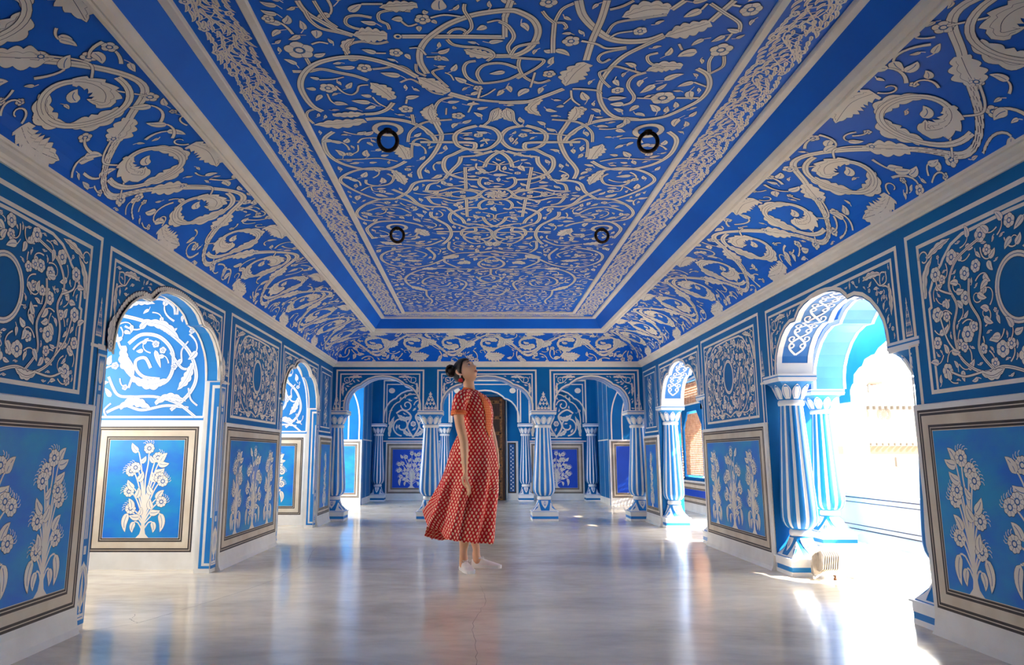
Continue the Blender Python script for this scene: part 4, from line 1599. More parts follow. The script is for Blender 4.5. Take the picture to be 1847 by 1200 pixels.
# ---------------------------------------------------------------- back wall (front colonnade)
wb = MB()
BT = 0.30
bays = [(-2.094, -0.676, -1.372, 0.53), (-0.676, 0.953, 0.137, 0.64), (0.953, 2.39, 1.65, 0.525)]
PB = []
for a, c, m_, hw in bays:
    pr = arch(m_, hw, BACK_HALF, ZS)
    PB.append(pr)
    arch_wall(wb, BW, a, c, ZT + 0.05, pr, BT, 'wall_blue', 'sky_blue')
WBK = struct('wall_back', wb, 'blue back wall of three cusped arches carried on striped columns')
for (a, c, m_, hw), pr in zip(bays, PB):
    a2 = a + (0.06 if a < -2 else 0.105)
    c2 = c - (0.06 if c > 2 else 0.105)
    spandrel(BW, a2, c2, 2.125, pr, WBK, deco=1)
    b = MB()
    # stepped lines painted on the intrados
    for d in (0.03, 0.10, 0.2, 0.27):
        b.grid([[BW(p[0], p[1], -d) for p in offset(pr, -0.0012)], [BW(p[0], p[1], -d - 0.022) for p in offset(pr, -0.0012)]], 'white')
    b.build('arch_soffit_lines', WBK)
b = MB()
s = Sheet(b, raised(BW, 0.001), None, detail=0)
for x in (-0.676, 0.953):
    finial_ornament(s, x, ZS + 0.012, 0.19, 0.26)
finial_ornament(s, -2.03, ZS + 0.012, 0.10, 0.24)
finial_ornament(s, 2.32, ZS + 0.012, 0.10, 0.24)
b.build('finial_painting', WBK)
# ---------------------------------------------------------------- floor
fl = MB()
fl.add([(-4.2, -6, 0), (4.55, -6, 0), (4.55, 15.3, 0), (-4.2, 15.3, 0)], [(0, 1, 2, 3)], 'floor')
fl.box(-4.2, 4.55, -6, 15.3, -0.3, -0.01, 'stone', skip=('z1',))
cr = Sheet(fl, lambda u, v, h: (u, v, h), None, base=0.0006)
rnd = random.Random(3)
for pts, w in (([(-2.10, 3.86), (-1.86, 4.1), (-1.75, 4.45), (-1.62, 4.9), (-1.50, 5.5), (-1.45, 6.3), (-1.6, 7.2), (-1.62, 8.4)], .004),
               ([(-1.86, 4.1), (-1.95, 4.2), (-1.98, 4.35)], .003), ([(-1.5, 5.5), (-1.0, 5.46), (-0.3, 5.5), (0.5, 5.45), (1.3, 5.48)], .0022),
               ([(-0.02, 3.0), (0.0, 3.5), (-0.03, 4.1), (0.06, 4.7), (0.02, 5.3)], .002), ([(-1.7, 4.7), (-1.0, 4.72), (-0.6, 4.6), (0.0, 4.7)], .002),
               ([(0.0, 3.9), (0.7, 3.95), (1.4, 3.8), (2.1, 3.9)], .0018), ([(1.2, 8.2), (1.5, 7.4), (1.9, 7.0)], .002), ([(-0.6, 8.8), (0.4, 8.75), (1.6, 8.8)], .002)):
    q = []
    for a_, c_ in zip(pts, pts[1:]):
        for i in range(8):
            t_ = i / 8
            q.append((a_[0] + (c_[0] - a_[0]) * t_ + rnd.uniform(-.008, .008), a_[1] + (c_[1] - a_[1]) * t_ + rnd.uniform(-.008, .008)))
    cr.rib(q, [w * rnd.uniform(0.3, 0.7) for _ in q], 'crack')
struct('floor', fl, 'polished pale grey floor with fine cracks and soft reflections')

# ---------------------------------------------------------------- painted alcoves behind the left arches
al = MB()
XA = -3.75
ends = [(2.35, 0.2), (5.96, 3.6), (9.64, 7.3)]
for ye, yn in ends:
    al.box(XA, XL - T_L + 0.02, ye, ye + (0.25 if ye < 9 else 0.7), 0, 2.5, 'bright_blue')
    al.box(XA, XL - T_L, yn - 0.2, yn, 0, 2.5, 'wall_blue')
    al.box(XA - 0.2, XA, yn - 0.2, ye + 0.2, 0, 0.95, 'white')
    al.box(XA - 0.2, XA, yn - 0.2, ye + 0.2, 1.9, 2.5, 'white')
    al.box(XA - 0.2, XA, yn - 0.2, yn + (0.35 if ye > 3 else 2.0), 0.95, 1.9, 'white')  # in the unseen nearest alcove this shuts the window, to darken the near end
    al.box(XA - 0.2, XA, ye - 0.30, ye + 0.2, 0.95, 1.9, 'white')
al.box(XA - 0.2, XL, Y0 - 0.3, 10.4, 2.5, 2.6, 'white')
AL = struct('wall_alcove', al, 'painted side alcoves seen through the left arches')
AL['label'] = 'bright blue end walls of the side alcoves behind the left arches'
TE="""S .03 -3.08,2.093 -2.906,2.054 -2.712,1.987 -2.552,1.881 -2.43,1.748 -2.37,1.559 -2.425,1.41 -2.565,1.28
S .03 -2.999,1.805 -2.997,1.672 -2.903,1.559 -2.748,1.484 -2.62,1.522 -2.572,1.634 -2.593,1.786 -2.705,1.9 -2.858,1.92 -2.964,1.843
S .026 -2.76,1.634 -2.813,1.719 -2.887,1.7 -2.881,1.625 -2.81,1.559 -2.677,1.54
S .022 -3.101,1.261 -2.957,1.317 -2.806,1.28 -2.605,1.317 -2.418,1.298
S .022 -3.109,1.559 -3.021,1.41 -2.889,1.391 -2.703,1.391 -2.513,1.335 -2.357,1.224
S .02 -3.093,2.016 -3.038,1.824 -2.909,1.634 -2.933,1.465
S .02 -2.601,1.767 -2.497,1.634 -2.403,1.634
A .07 -2.902,1.54 -2.748,1.494 -2.603,1.54
A .07 -3.001,1.824 -2.989,1.691 -2.905,1.578
A .06 -2.867,2.035 -2.674,1.996 -2.534,1.881
A .06 -2.406,1.672 -2.453,1.54 -2.521,1.447
A .06 -2.993,1.298 -2.886,1.354 -2.733,1.298
A .05 -2.699,1.335 -2.592,1.391 -2.44,1.354
A .05 -3.027,2.132 -2.919,2.209 -2.765,2.19
S .018 -3.071,2.209 -2.918,2.2 -2.73,2.229 -2.611,2.17 -2.587,2.093
S .018 -2.776,2.327 -2.655,2.248 -2.576,2.209 -2.568,2.093
A .05 -2.922,2.248 -2.811,2.287 -2.698,2.307
S .014 -2.501,1.691 -2.508,1.786 -2.457,1.862
L .04 -2.503,1.71 -2.553,1.634
L .04 -2.734,1.786 -2.675,1.634
L .04 -2.631,1.92 -2.559,1.977
L .04 -3.075,1.391 -3.129,1.465
S .014 -3.098,1.224 -3.121,1.28 -3.07,1.335
S .014 -2.345,1.317 -2.404,1.372 -2.429,1.465
F .03 -2.668,1.786
F .028 -2.563,1.644"""
for j, ye in enumerate((5.96, 9.64)):
    fn = plane((0, ye, 0), (1, 0, 0), (0, 0, 1), (0, -1, 0))
    dx = 0 if j == 0 else -0.02
    b = MB()
    s = Sheet(b, raised(fn, 0.001), (-3.6 + dx, -2.28 + dx, 1.2, 2.42), C='white_cool', K='soft_ink', res=0.01)
    s.bar((-3.6 + dx, 1.222), (-2.29 + dx, 1.222), 0.009)
    s.fill_rect(-3.7 + dx, 0, -2.25 + dx, 1.195, 'white')
    arc_ = spline([(-2.285, 1.22), (-2.285, 1.55), (-2.33, 1.86), (-2.45, 2.11), (-2.60, 2.26), (-2.75, 2.35), (-2.95, 2.39), (-3.3, 2.36)])
    s.rib([(p[0] + dx, p[1]) for p in arc_], 0.010)
    s.mark([(p[0] + dx, p[1]) for p in arc_], 0.03)
    for ln in TE.split('\n'):
        t = ln.split()
        P = [(float(q.split(',')[0]) + dx, float(q.split(',')[1])) for q in t[2:]]
        w = float(t[1])
        if t[0] == 'S':
            s.stem(P, w)
        elif t[0] == 'A':
            s.acanth(P, w * 1.4, 5)
        elif t[0] == 'L':
            s.leaf(P[0], P[1], w)
        else:
            s.flower(P[0], w, 5)
    ins = lambda u, v: v > 1.26 and u > -3.55 + dx and u < -2.33 + dx and v < 2.36 - max(0, (u - dx + 2.85)) ** 2 * 1.6
    s.vines(ins, 3000, 0.40, 0.018, 0.10, 0.032, 0.015)
    s.vines(ins, 3000, 0.22, 0.012, 0.07, 0.025, 0.011)
    s.fill(ins, 1500, 0.16, 0.0, 0.02, 0)
    s.fill(ins, 2500, 0.10, 0.03, 0.012, 0.1)
    s.fill(ins, 2500, 0.06, 0.02, 0.010, 0.1)
    b.build('scroll_painting', AL)
    dado(plane((0, ye - 0.001, 0), (1, 0, 0), (0, 0, 1), (0, -1, 0)), -3.185 + dx, -2.285 + dx, AL, [(-2.72 + dx, 0.36, 13, False, 0.97)], 0.004, 'framed single flowering tree on bright blue', lean=False)

# ---------------------------------------------------------------- rear hall behind the colonnade
YV = 14.68
rb = MB()
HZ = 2.62
rb.box(-4.2, 4.2, 10.56, 15.4, HZ, HZ + 0.1, 'wall_blue')
fnV = plane((0, YV + 0.02, 0), (1, 0, 0), (0, 0, 1), (0, -1, 0))
rb.box(-4.2, 4.2, 15.0, 15.15, 0, HZ, 'wall_blue')
rbays = [(-2.02, -0.67, -1.345, 0.56), (-0.67, 0.98, 0.155, 0.68), (0.98, 2.33, 1.655, 0.56)]
for a, c, m_, hw in rbays:
    pr = arch(m_, hw, BACK_HALF, ZS + 0.02, 1.36)
    arch_wall(rb, fnV, a, c, HZ, pr, 0.14, 'wall_blue', 'wall_blue')
for a, c in ((-4.2, -2.15), (2.46, 4.2)):
    rb.box(a, c, 13.45, 13.6, 0, HZ, 'wall_blue')
for a, c in ((-2.35, -2.15), (2.46, 2.66)):
    rb.box(a, c, 13.6, 15.0, 0, HZ, 'wall_blue')
rb.box(-2.15, -2.02, YV, 15.0, 0, HZ, 'wall_blue')
rb.box(2.33, 2.46, YV, 15.0, 0, HZ, 'wall_blue')
# unseen left passage outer wall, its gap added to let daylight into the hall
rb.box(-4.3, -4.2, 10.3, 13.6, 0, 0.5, 'white')
rb.box(-4.3, -4.2, 10.3, 13.6, 2.2, HZ, 'white')
RB = struct('wall_rear', rb, 'rear wall of the hall behind the colonnade, with blind arches around a door')
b = MB()
s = Sheet(b, raised(fnV, 0.001), None, detail=0)
for a, c, m_, hw in rbays:
    pr = arch(m_, hw, BACK_HALF, ZS + 0.02, 1.36)
    s.rib(offset(pr, 0.02), 0.0145)
    s.rect(a + 0.09, ZS + 0.03, c - 0.09, 2.44, 0.014, bottom=False)
    s.rect(a + 0.15, ZS + 0.03, c - 0.15, 2.36, 0.010, bottom=False)
    for x in (a + 0.25, c - 0.25):
        s.fan((x, 2.23), arc(x, 2.23, 0.065, 0, 2 * pi, 18, 0.055)[:-1])
b.build('arch_lines', RB)
fnR = plane((0, 15.0, 0), (1, 0, 0), (0, 0, 1), (0, -1, 0))
for m_ in (-1.345, 1.655):
    b = MB()
    s = Sheet(b, raised(fnR, 0.001), (m_ - 0.6, m_ + 0.6, 1.2, 2.3), C='cream', K='soft_ink', detail=1, res=0.01)
    s.bar((m_ - 0.62, 1.20), (m_ + 0.62, 1.20), 0.012)
    border = arch(m_, 0.52, BACK_HALF, ZS, 1.35)
    s.rib(offset(border, -0.01), 0.012)
    s.stem([(m_ - 0.52, 1.26), (m_ + 0.52, 1.26)], 0.022, smooth=False)
    for sg in (-1, 1):
        s.stem(spiral(m_ + sg * 0.24, 1.52, 0.21, 0.05, -pi / 2 if sg > 0 else -pi / 2, -pi / 2 + sg * 8.2, 40), 0.030, smooth=False)
        s.stem([(m_, 1.28), (m_ + sg * 0.12, 1.5), (m_ + sg * 0.05, 1.72), (m_ + sg * 0.22, 1.85), (m_ + sg * 0.36, 1.78)], 0.034)
        s.stem(spiral(m_ + sg * 0.14, 1.95, 0.13, 0.03, pi, pi - sg * 7.5, 30), 0.024, smooth=False)
        s.acanth([(m_ + sg * 0.05, 1.7), (m_ + sg * 0.2, 1.66), (m_ + sg * 0.34, 1.76)], 0.11, 4)
        s.acanth([(m_ + sg * 0.5, 1.3), (m_ + sg * 0.48, 1.5), (m_ + sg * 0.40, 1.72)], 0.09, 4)
        s.acanth([(m_ + sg * 0.03, 1.32), (m_ + sg * 0.14, 1.36), (m_ + sg * 0.22, 1.46)], 0.09, 4)
    s.flower((m_, 1.56), 0.06, 6)
    insR = lambda u, v: abs(u - m_) < 0.5 and 1.3 < v < (2.2 if abs(u - m_) < 0.3 else 1.85)
    s.fill(insR, 1200, 0.09, 0.03, 0.01, 0.1)
    s.fill(insR, 1200, 0.06, 0, 0.008, 0)
    b.build('scroll_painting', RB)
    dado(fnR, m_ - 0.56, m_ + 0.56, RB, [(m_ - 0.02, 0.62, 15, True, 0.95)], 0.02, 'framed bushy painted tree on deep blue', m='field_blue', z0=0.0)
for x in (-0.30, 0.72):
    b = MB()
    s = Sheet(b, raised(fnR, 0.004), None, C='white_cool', detail=0)
    s.fill_rect(x - 0.13, 0, x + 0.13, 1.2, 'white')
    s.fill_rect(x - 0.085, 0.14, x + 0.085, 1.17, 'band_dark')
    s.fill_rect(x - 0.055, 0.17, x + 0.055, 1.14, 'soft_ink')
    for k in range(24):
        s.flower((x + 0.02 * (-1) ** k, 0.2 + k * 0.039), 0.016, 5)
    b.build('slim_floral_panel', RB)
b = MB()
for a, c in ((-2.56, -2.16), (2.47, 2.87)):
    fnP = plane((0, 13.45, 0), (1, 0, 0), (0, 0, 1), (0, -1, 0))
    dado(fnP, min(a, c) - 0.25 if a < 0 else a, c if a < 0 else c + 0.25, RB, [], 0.02, 'plain blue framed panel in the side passage', m='field_blue' if a > 0 else 'panel_blue', z1=1.2)
    s = Sheet(b, raised(fnP, 0.002), None, detail=0)
    x0 = -2.2 if a < 0 else 2.5
    d = -1 if a < 0 else 1
    for off, w in ((0, 0.012), (0.2, 0.012)):
        s.rib(spline([(x0 + d * (0.02 + off), 1.2), (x0 + d * (0.03 + off), 1.7), (x0 + d * (0.13 + off), 2.05), (x0 + d * (0.35 + off), 2.4)]), w)
    s.rib(spline([(x0 + d * 0.02, 2.45), (x0 + d * 0.12, 2.15), (x0 + d * 0.35, 1.9), (x0 + d * 0.6, 1.8)]), 0.011)
    s.fill_rect(min(x0, x0 + d * 0.1), 0.0, max(x0, x0 + d * 0.1), 1.2, 'white')
for X, n in ((-2.15, 1), (2.46, -1)):
    fnS = plane((X, 0, 0), (0, 1, 0), (0, 0, 1), (n, 0, 0))
    s = Sheet(b, raised(fnS, 0.002), None, detail=0)
    for y_, w in ((13.5, 0.016), (13.95, 0.012), (14.45, 0.012)):
        s.bar((y_, 0), (y_, 2.5), w, 'cream')
    s.bar((13.45, 1.2), (14.6, 1.2), 0.012, 'cream')
    s.fill_rect(13.45, 0, 14.6, 0.12, 'white')
b.build('passage_lines', RB)

# ---------------------------------------------------------------- near end of the room, behind the camera
wf = MB()
fnF = plane((0, Y0, 0), (1, 0, 0), (0, 0, 1), (0, 1, 0))
for a, c, m_, hw in bays:
    arch_wall(wf, fnF, a, c, ZT + 0.05, arch(m_, hw, BACK_HALF, ZS), 0.3, 'wall_blue')
    wf.box(a - 0.1 if a > -2 else a, a + 0.15, Y0 - 0.3, Y0, 0, ZS, 'wall_blue')
wf.box(2.25, 2.39, Y0 - 0.3, Y0, 0, ZS, 'wall_blue')
wf.box(-4.2, 4.2, -3.6, Y0 - 0.3, HZ, HZ + 0.1, 'wall_blue')
wf.box(-4.3, -4.2, -3.6, Y0, 0, HZ, 'wall_blue')
wf.box(-4.2, 4.2, -3.7, -3.6, 0, HZ, 'wall_blue')  # unseen hall end, closed solid to keep the room darker near the camera
struct('wall_front', wf, 'arched wall behind the camera')

# ---------------------------------------------------------------- sunny gallery on the right
XG = 3.50
fnG = plane((XG, 0, 0), (0, 1, 0), (0, 0, 1), (-1, 0, 0))
g = MB()
GT = 2.66
g.box(XR + T_R, XG + 0.34, Y0 - 3.2, 15.0, GT, GT + 0.1, 'white_cool')
gp = [(1.1, 0.9), (4.35, 1.2), (6.12, 1.22)]
g.box(XG, XG + 0.34, Y0 - 3.2, 0.4, 0, GT, 'bright_blue')
g.box(XG, XG + 0.34, 0.4, 3.1, 0, GT, 'bright_blue')  # unseen bay, solid wall added in place of an arch to block daylight
ga = [(6.14, 1.24, 4.75, 7.42), (9.37, 1.18, 8.15, 10.6)]
for c_, hw, a, e in ga:
    arch_wall(g, fnG, a, e, GT, arch(c_, hw, SIDE_HALF, ZS + 0.045, 1.62), 0.34, 'bright_blue', 'sky_blue')
g.box(XG, XG + 0.34, 3.1, 4.75, 0, GT, 'bright_blue')
g.box(XG, XG + 0.34, 7.78, 8.15, 0, GT, 'bright_blue')
g.box(XG, XG + 0.34, 10.6, 11.1, 0, GT, 'bright_blue')
g.box(XG, XG + 0.34, 7.42, 7.78, 1.60, GT, 'bright_blue')
# around the lattice window
g.box(XG + 0.05, XG + 0.2, 11.1, 13.2, 0, 0.50, 'field_blue')
g.box(XG + 0.05, XG + 0.2, 11.1, 13.2, 2.15, GT, 'bright_blue')
g.box(XG, XG + 0.34, 13.2, 15.1, 0, GT, 'bright_blue')
G = struct('wall_gallery', g, 'outer blue wall of the sunny gallery with a wide cusped arch')
b = MB()
s = Sheet(b, raised(fnG, 0.002), None, C='white_cool', detail=0)
for c_, hw, a, e in ga:
    pr = arch(c_, hw, SIDE_HALF, ZS + 0.045, 1.62)
    s.rib(offset(pr, 0.022), 0.022)
    fb = plane((XG, 0, 0), (0, 1, 0), (0, 0, 1), (-1, 0, 0))
    for d in (0.0, 0.31):
        b.grid([[fb(p[0], p[1], -d) for p in offset(pr, -0.003)], [fb(p[0], p[1], -d - 0.03) for p in offset(pr, -0.003)]], 'white_cool')
dado(fnG, 7.80, 8.15, G, [], 0.02, 'brown edged blue dado beyond the sunlit column')
dado(fnG, 10.62, 11.08, G, [], 0.02, 'blue dado along the gallery')
dado(raised(fnG, -0.05), 11.1, 13.2, G, [], 0.02, 'blue dado under the lattice window', m='field_blue', z1=0.50)
s.bar((7.80, 0.02), (7.80, 2.5), 0.012)
s.bar((7.95, 1.2), (7.95, 2.5), 0.010)
sb = Sheet(b, raised(fnG, -0.046), None, C='white_cool', detail=0)
sb.rib([(11.1 + 2.1 * i / 20, 2.04 + 0.14 * sin(pi * (1 - i / 20) * 0.5)) for i in range(21)], 0.02)
for y_ in (12.1,):
    sb.fan((11.6, 2.33), arc(11.6, 2.33, 0.07, 0, 2 * pi, 14)[:-1], 'cream')
b.build('arch_lines', G)

# soffit painting of the two sunlit arches on the right wall
b = MB()
for pr in PR_R[1:]:
    P = offset(pr, -0.0015)
    dd = [0]
    for k in range(1, len(P)):
        dd.append(dd[-1] + hypot(P[k][0] - P[k - 1][0], P[k][1] - P[k - 1][1]))

    def soff(u, v, h, P=P, dd=dd):
        k = 0
        while k < len(dd) - 2 and dd[k + 1] < u:
            k += 1
        t = (u - dd[k]) / (dd[k + 1] - dd[k])
        a, c = P[k], P[k + 1]
        nx, ny = (c[1] - a[1]), -(c[0] - a[0])
        l = hypot(nx, ny)
        return (XR + v, a[0] + (c[0] - a[0]) * t + nx / l * h, a[1] + (c[1] - a[1]) * t + ny / l * h)
    s = Sheet(b, soff, None, C='white_cool', K='soft_ink', detail=0, base=0.001)
    L = dd[-1]
    n = int(L / 0.01)
    for v in (0.022, T_R - 0.022):
        s.rib([(L * i / n, v) for i in range(n + 1)], 0.021)
    for u in (0.0, L - 0.09):
        s.fill_rect(u, 0, u + 0.09, T_R, 'white_cool')
        s.fill_rect(u + 0.02, 0.05, u + 0.07, T_R - 0.05, 'sky_blue')
    x = 0.10
    k = 0
    while x < L - 0.16:
        s.rib([(x + 0.16 * i / 12, T_R / 2 + 0.062 * sin(pi * i / 12)) for i in range(13)], 0.0085)
        s.rib([(x + 0.16 * i / 12, T_R / 2 - 0.062 * sin(pi * i / 12)) for i in range(13)], 0.0085)
        for sg in (-1, 1):
            s.rib(arc(x + 0.08, T_R / 2 + sg * 0.045, 0.020, 0, 2 * pi, 12), 0.0065)
            s.rib(spiral(x + 0.01, T_R / 2 + sg * 0.055, 0.03, 0.01, 0, sg * 6, 14), 0.006)
        x += 0.16
b.build('arch_soffit_painting', WR)

# balcony wall with lobed openings over a low parapet
XP = 4.20
fnB = plane((XP, 0, 0), (0, 1, 0), (0, 0, 1), (-1, 0, 0))
bw = MB()
LOBE = [(.85, 0), (.85, .14), (.80, .20), (.76, .22), (.74, .32), (.62, .39), (.56, .40), (.50, .47), (.36, .50), (.30, .50), (.22, .56), (.1, .60), (0, .64)]
y_ = 0.2
while y_ < 13.5:
    a, c = y_, y_ + 1.98
    arch_wall(bw, fnB, a, c, 2.45, arch((a + c) / 2, 0.86, LOBE, 1.50, 0.92), 0.16, 'bright_blue', 'white_cool')
    bw.box(XP, XP + 0.16, a, a + 0.13, 0, 1.5, 'white_cool')
    bw.box(XP, XP + 0.16, c - 0.13, c, 0, 1.5, 'white_cool')
    y_ += 1.98
BWALL = struct('wall_balcony', bw, 'white and blue lobed balcony arcade open to the bright city')
pp = MB()
pp.box(XP - 0.07, XP - 0.01, 0.2, 13.4, 0, 0.47, 'marble')
pp.box(XP - 0.09, XP - 0.005, 0.2, 13.4, 0.47, 0.50, 'white')
pp.box(XP - 0.12, XP - 0.07, 0.2, 13.4, 0, 0.10, 'white')
s = Sheet(pp, raised(fnB, 0.071), None, detail=0)
for z_, w, m in ((0.455, 0.006, 'band_dark'), (0.43, 0.014, 'band_tan'), (0.405, 0.005, 'band_dark'), (0.165, 0.005, 'band_dark'), (0.14, 0.014, 'band_tan'), (0.118, 0.006, 'band_dark')):
    s.rib([(0.2, z_), (13.4, z_)], w, m)
par = tag(pp.build('parapet'), 'low pale parapet with brown lines closing the sunny balcony', 'parapet')
# ---------------------------------------------------------------- lattice window in the gallery
root = empty('lattice_window', (XG + 0.11, 11.1, 0.5))
W_, H_ = 2.1, 1.65


def lattice(mb, u0, u1, v0, v1, cw, chh, t, inside=None):
    """staggered upright lozenge lattice made of solid crossing bars"""
    nr = int((v1 - v0) / chh) + 1
    nc = int((u1 - u0) / cw) + 1
    r = 0.22 * cw
    for j in range(nr):
        v = v0 + j * chh
        for i in range(nc + 1):
            u = u0 + (i + 0.5 * (j % 2)) * cw
            for sd in (-1, 1):
                a, c = (u, v), (u + sd * cw / 2, v + chh)
                if not (u0 <= c[0] <= u1 and u0 <= a[0] <= u1 and c[1] <= v1 + 0.001):
                    continue
                if inside and not (inside(*a) and inside(*c)):
                    continue
                dx, dy = c[0] - a[0], c[1] - a[1]
                l = hypot(dx, dy)
                nx, ny = -dy / l * r / 1.6, dx / l * r / 1.6
                q = [(a[0] + nx, a[1] + ny), (c[0] + nx, c[1] + ny), (c[0] - nx, c[1] - ny), (a[0] - nx, a[1] - ny)]
                mb.add([(-t / 2, x, z) for x, z in q] + [(t / 2, x, z) for x, z in q], [(0, 1, 2, 3), (4, 5, 6, 7), (0, 1, 5, 4), (2, 3, 7, 6)], 'lattice')


b = MB()
lattice(b, 0.0, W_, 0.0, H_, 0.062, 0.044, 0.03, lambda u, v: not (0.27 < u < 1.42 and 0.03 < v < 1.22))
b.build('lattice_screen', root)
b = MB()
arcin = lambda u, v: 0.34 < u < 1.35 and 0.06 < v < 1.12 - 0.28 * max(0, abs(u - 0.845) - 0.25) / 0.25 * 0.9
lattice(b, 0.33, 1.36, 0.05, 1.14, 0.040, 0.030, 0.02, arcin)
b.build('inner_lattice', root)
b = MB()
for x0, x1, z0, z1 in ((0.27, 0.33, 0, 1.22), (1.36, 1.42, 0, 1.22), (0.27, 1.42, 0, 0.05), (0.27, 1.42, 1.14, 1.24)):
    b.box(-0.03, 0.03, x0, x1, z0, z1, 'wall_blue')
for sg, x0 in ((1, 0.33), (-1, 1.36)):
    b.add([(-0.025, x0, 1.14), (-0.025, x0, 0.88), (-0.025, x0 + sg * 0.26, 1.14), (0.02, x0, 1.14), (0.02, x0, 0.88), (0.02, x0 + sg * 0.26, 1.14)], [(0, 1, 2), (3, 4, 5), (1, 2, 5, 4)], 'wall_blue')
b.box(-0.05, 0.03, 0.25, 1.44, 1.24, 1.265, 'cream')
b.build('casement', root)
tag(root, 'pierced brown lattice window seen through the second right arch', 'window')

# ---------------------------------------------------------------- wooden door
root = empty('carved_door', (0.155, 14.98, 0))
b = MB()
b.box(-0.41, 0.41, -0.03, 0.02, 0, 2.12, 'wood')
for x in (-0.395, 0.395):
    b.box(x - 0.022, x + 0.022, -0.07, -0.03, 0, 2.12, 'wood')
b.box(-0.41, 0.41, -0.07, -0.03, 2.08, 2.12, 'wood')
b.build('door_frame', root)
for sg in (-1, 1):
    b = MB()
    xa, xb = (0.004, 0.37) if sg > 0 else (-0.37, -0.004)
    b.box(xa, xb, -0.055, -0.03, 0.01, 2.075, 'wood')
    for x in (xa + 0.03, xb - 0.03):
        b.box(x - 0.026, x + 0.026, -0.072, -0.055, 0.01, 2.075, 'wood_gold')
    for k in range(7):
        z = 0.06 + k * 0.325
        b.box(xa, xb, -0.078, -0.055, z - 0.032, z + 0.032, 'wood_gold')
        for x in (xa + 0.05, (xa + xb) / 2, xb - 0.05):
            b.add([(x - 0.02, -0.078, z - 0.02), (x + 0.02, -0.078, z - 0.02), (x + 0.02, -0.078, z + 0.02), (x - 0.02, -0.078, z + 0.02), (x, -0.095, z)], [(0, 1, 4), (1, 2, 4), (2, 3, 4), (3, 0, 4)], 'wood')
    lf = b.build('door_leaf', root)
    b = MB()
    b.tube([(sg * 0.06 + 0.035 * cos(2 * pi * i / 14), -0.095, 1.36 + 0.035 * sin(2 * pi * i / 14)) for i in range(15)], 0.006, 'iron', 6, False)
    b.build('ring_handle', lf)
b = MB()
b.tube([(-0.45, -0.02, 0), (-0.45, -0.02, 2.16), (0.45, -0.02, 2.16), (0.45, -0.02, 0)], 0.016, 'cream', 4)
b.build('white_surround', root)
tag(root, 'dark carved wooden double door with gilded rails behind the woman', 'door')

# ---------------------------------------------------------------- iron rings hanging from the ceiling
for i, ((x, y), lab) in enumerate(zip(RINGS, ('large rusty iron ring hanging from the ceiling, nearer and left', 'dark iron ring hanging from the ceiling, nearer and right', 'small looking iron ring hanging from the ceiling, farther and left', 'iron ring hanging from the ceiling, farther and right'))):
    root = empty('ceiling_ring', (x, y, ZT))
    b = MB()
    b.tube([(0, 0, -0.0035), (0, 0, -0.012)], [0.024, 0.018], 'iron', 14)
    b.tube([(0, 0.012 * cos(pi * k / 8), -0.006 - 0.016 * sin(pi * k / 8)) for k in range(9)], 0.0065, 'iron', 8)
    b.build('eye_bolt', root, smooth=True)
    b = MB()
    tilt, lean = (0.15, -0.2, 0.1, 0.25)[i], (0.30, 0.22, 0.35, 0.1)[i]
    b.tube([(0.053 * sin(2 * pi * k / 36) + tilt * 0.006 * sin(4 * pi * k / 36), lean * 0.053 * (1 - cos(2 * pi * k / 36)) + tilt * 0.03 * sin(2 * pi * k / 36), -0.012 - 0.053 * (1 - cos(2 * pi * k / 36))) for k in range(37)], 0.0118, 'iron', 10, False)
    b.build('hanging_ring', root, smooth=True)
    tag(root, lab, 'ring', 'iron rings on the ceiling')

# ---------------------------------------------------------------- floodlight on the floor by the column
root = empty('floodlight', (2.60, 5.50, 0))
b = MB()
for k in range(8):
    x = -0.05 + k * 0.016
    P = [(x, 0.02, 0.05), (x + 0.006, -0.03, 0.075), (x + 0.018, -0.035, 0.17), (x + 0.014, 0.0, 0.205), (x + 0.012, 0.05, 0.19), (x + 0.004, 0.055, 0.06)]
    b.add(P + [(p[0] + 0.006, p[1], p[2]) for p in P], [(0, 1, 2, 3, 4, 5), (6, 7, 8, 9, 10, 11), (0, 1, 7, 6), (1, 2, 8, 7), (2, 3, 9, 8), (3, 4, 10, 9), (4, 5, 11, 10)], 'lamp_metal')
b.box(-0.052, 0.078, 0.035, 0.05, 0.055, 0.185, 'lamp_metal')
b.build('cooling_fins', root)
b = MB()
b.box(-0.085, 0.105, 0.05, 0.075, 0.03, 0.20, 'lamp_metal')
b.box(-0.07, 0.09, 0.075, 0.078, 0.045, 0.185, 'marble')
b.build('lamp_housing', root)
b = MB()
b.grid([[(-0.13 + 0.30 * i / 16, -0.075 + 0.02 * sin(pi * i / 16), 0.012 + 0.05 * sin(pi * i / 16)) for i in range(17)], [(-0.13 + 0.30 * i / 16, -0.045 + 0.02 * sin(pi * i / 16), 0.014 + 0.052 * sin(pi * i / 16)) for i in range(17)]], 'lamp_metal')
b.tube([(-0.13, -0.06, 0.014), (-0.09, 0.03, 0.02), (-0.085, 0.06, 0.09)], 0.006, 'lamp_metal')
b.tube([(0.17, -0.06, 0.014), (0.12, 0.03, 0.02), (0.105, 0.06, 0.09)], 0.006, 'lamp_metal')
b.build('mounting_bracket', root)
b = MB()
b.tube([(0.02, -0.07, 0.004), (0.02, -0.07, 0.04)], 0.011, 'iron', 10)
b.tube([(0.02, -0.07, 0.03), (-0.03, -0.09, 0.012), (-0.09, -0.1, 0.006), (-0.15, -0.04, 0.006)], 0.004, 'lamp_metal', 6)
b.build('cable_gland', root)
tag(root, 'small grey finned floodlight standing on the floor beside the pale column', 'floodlight')

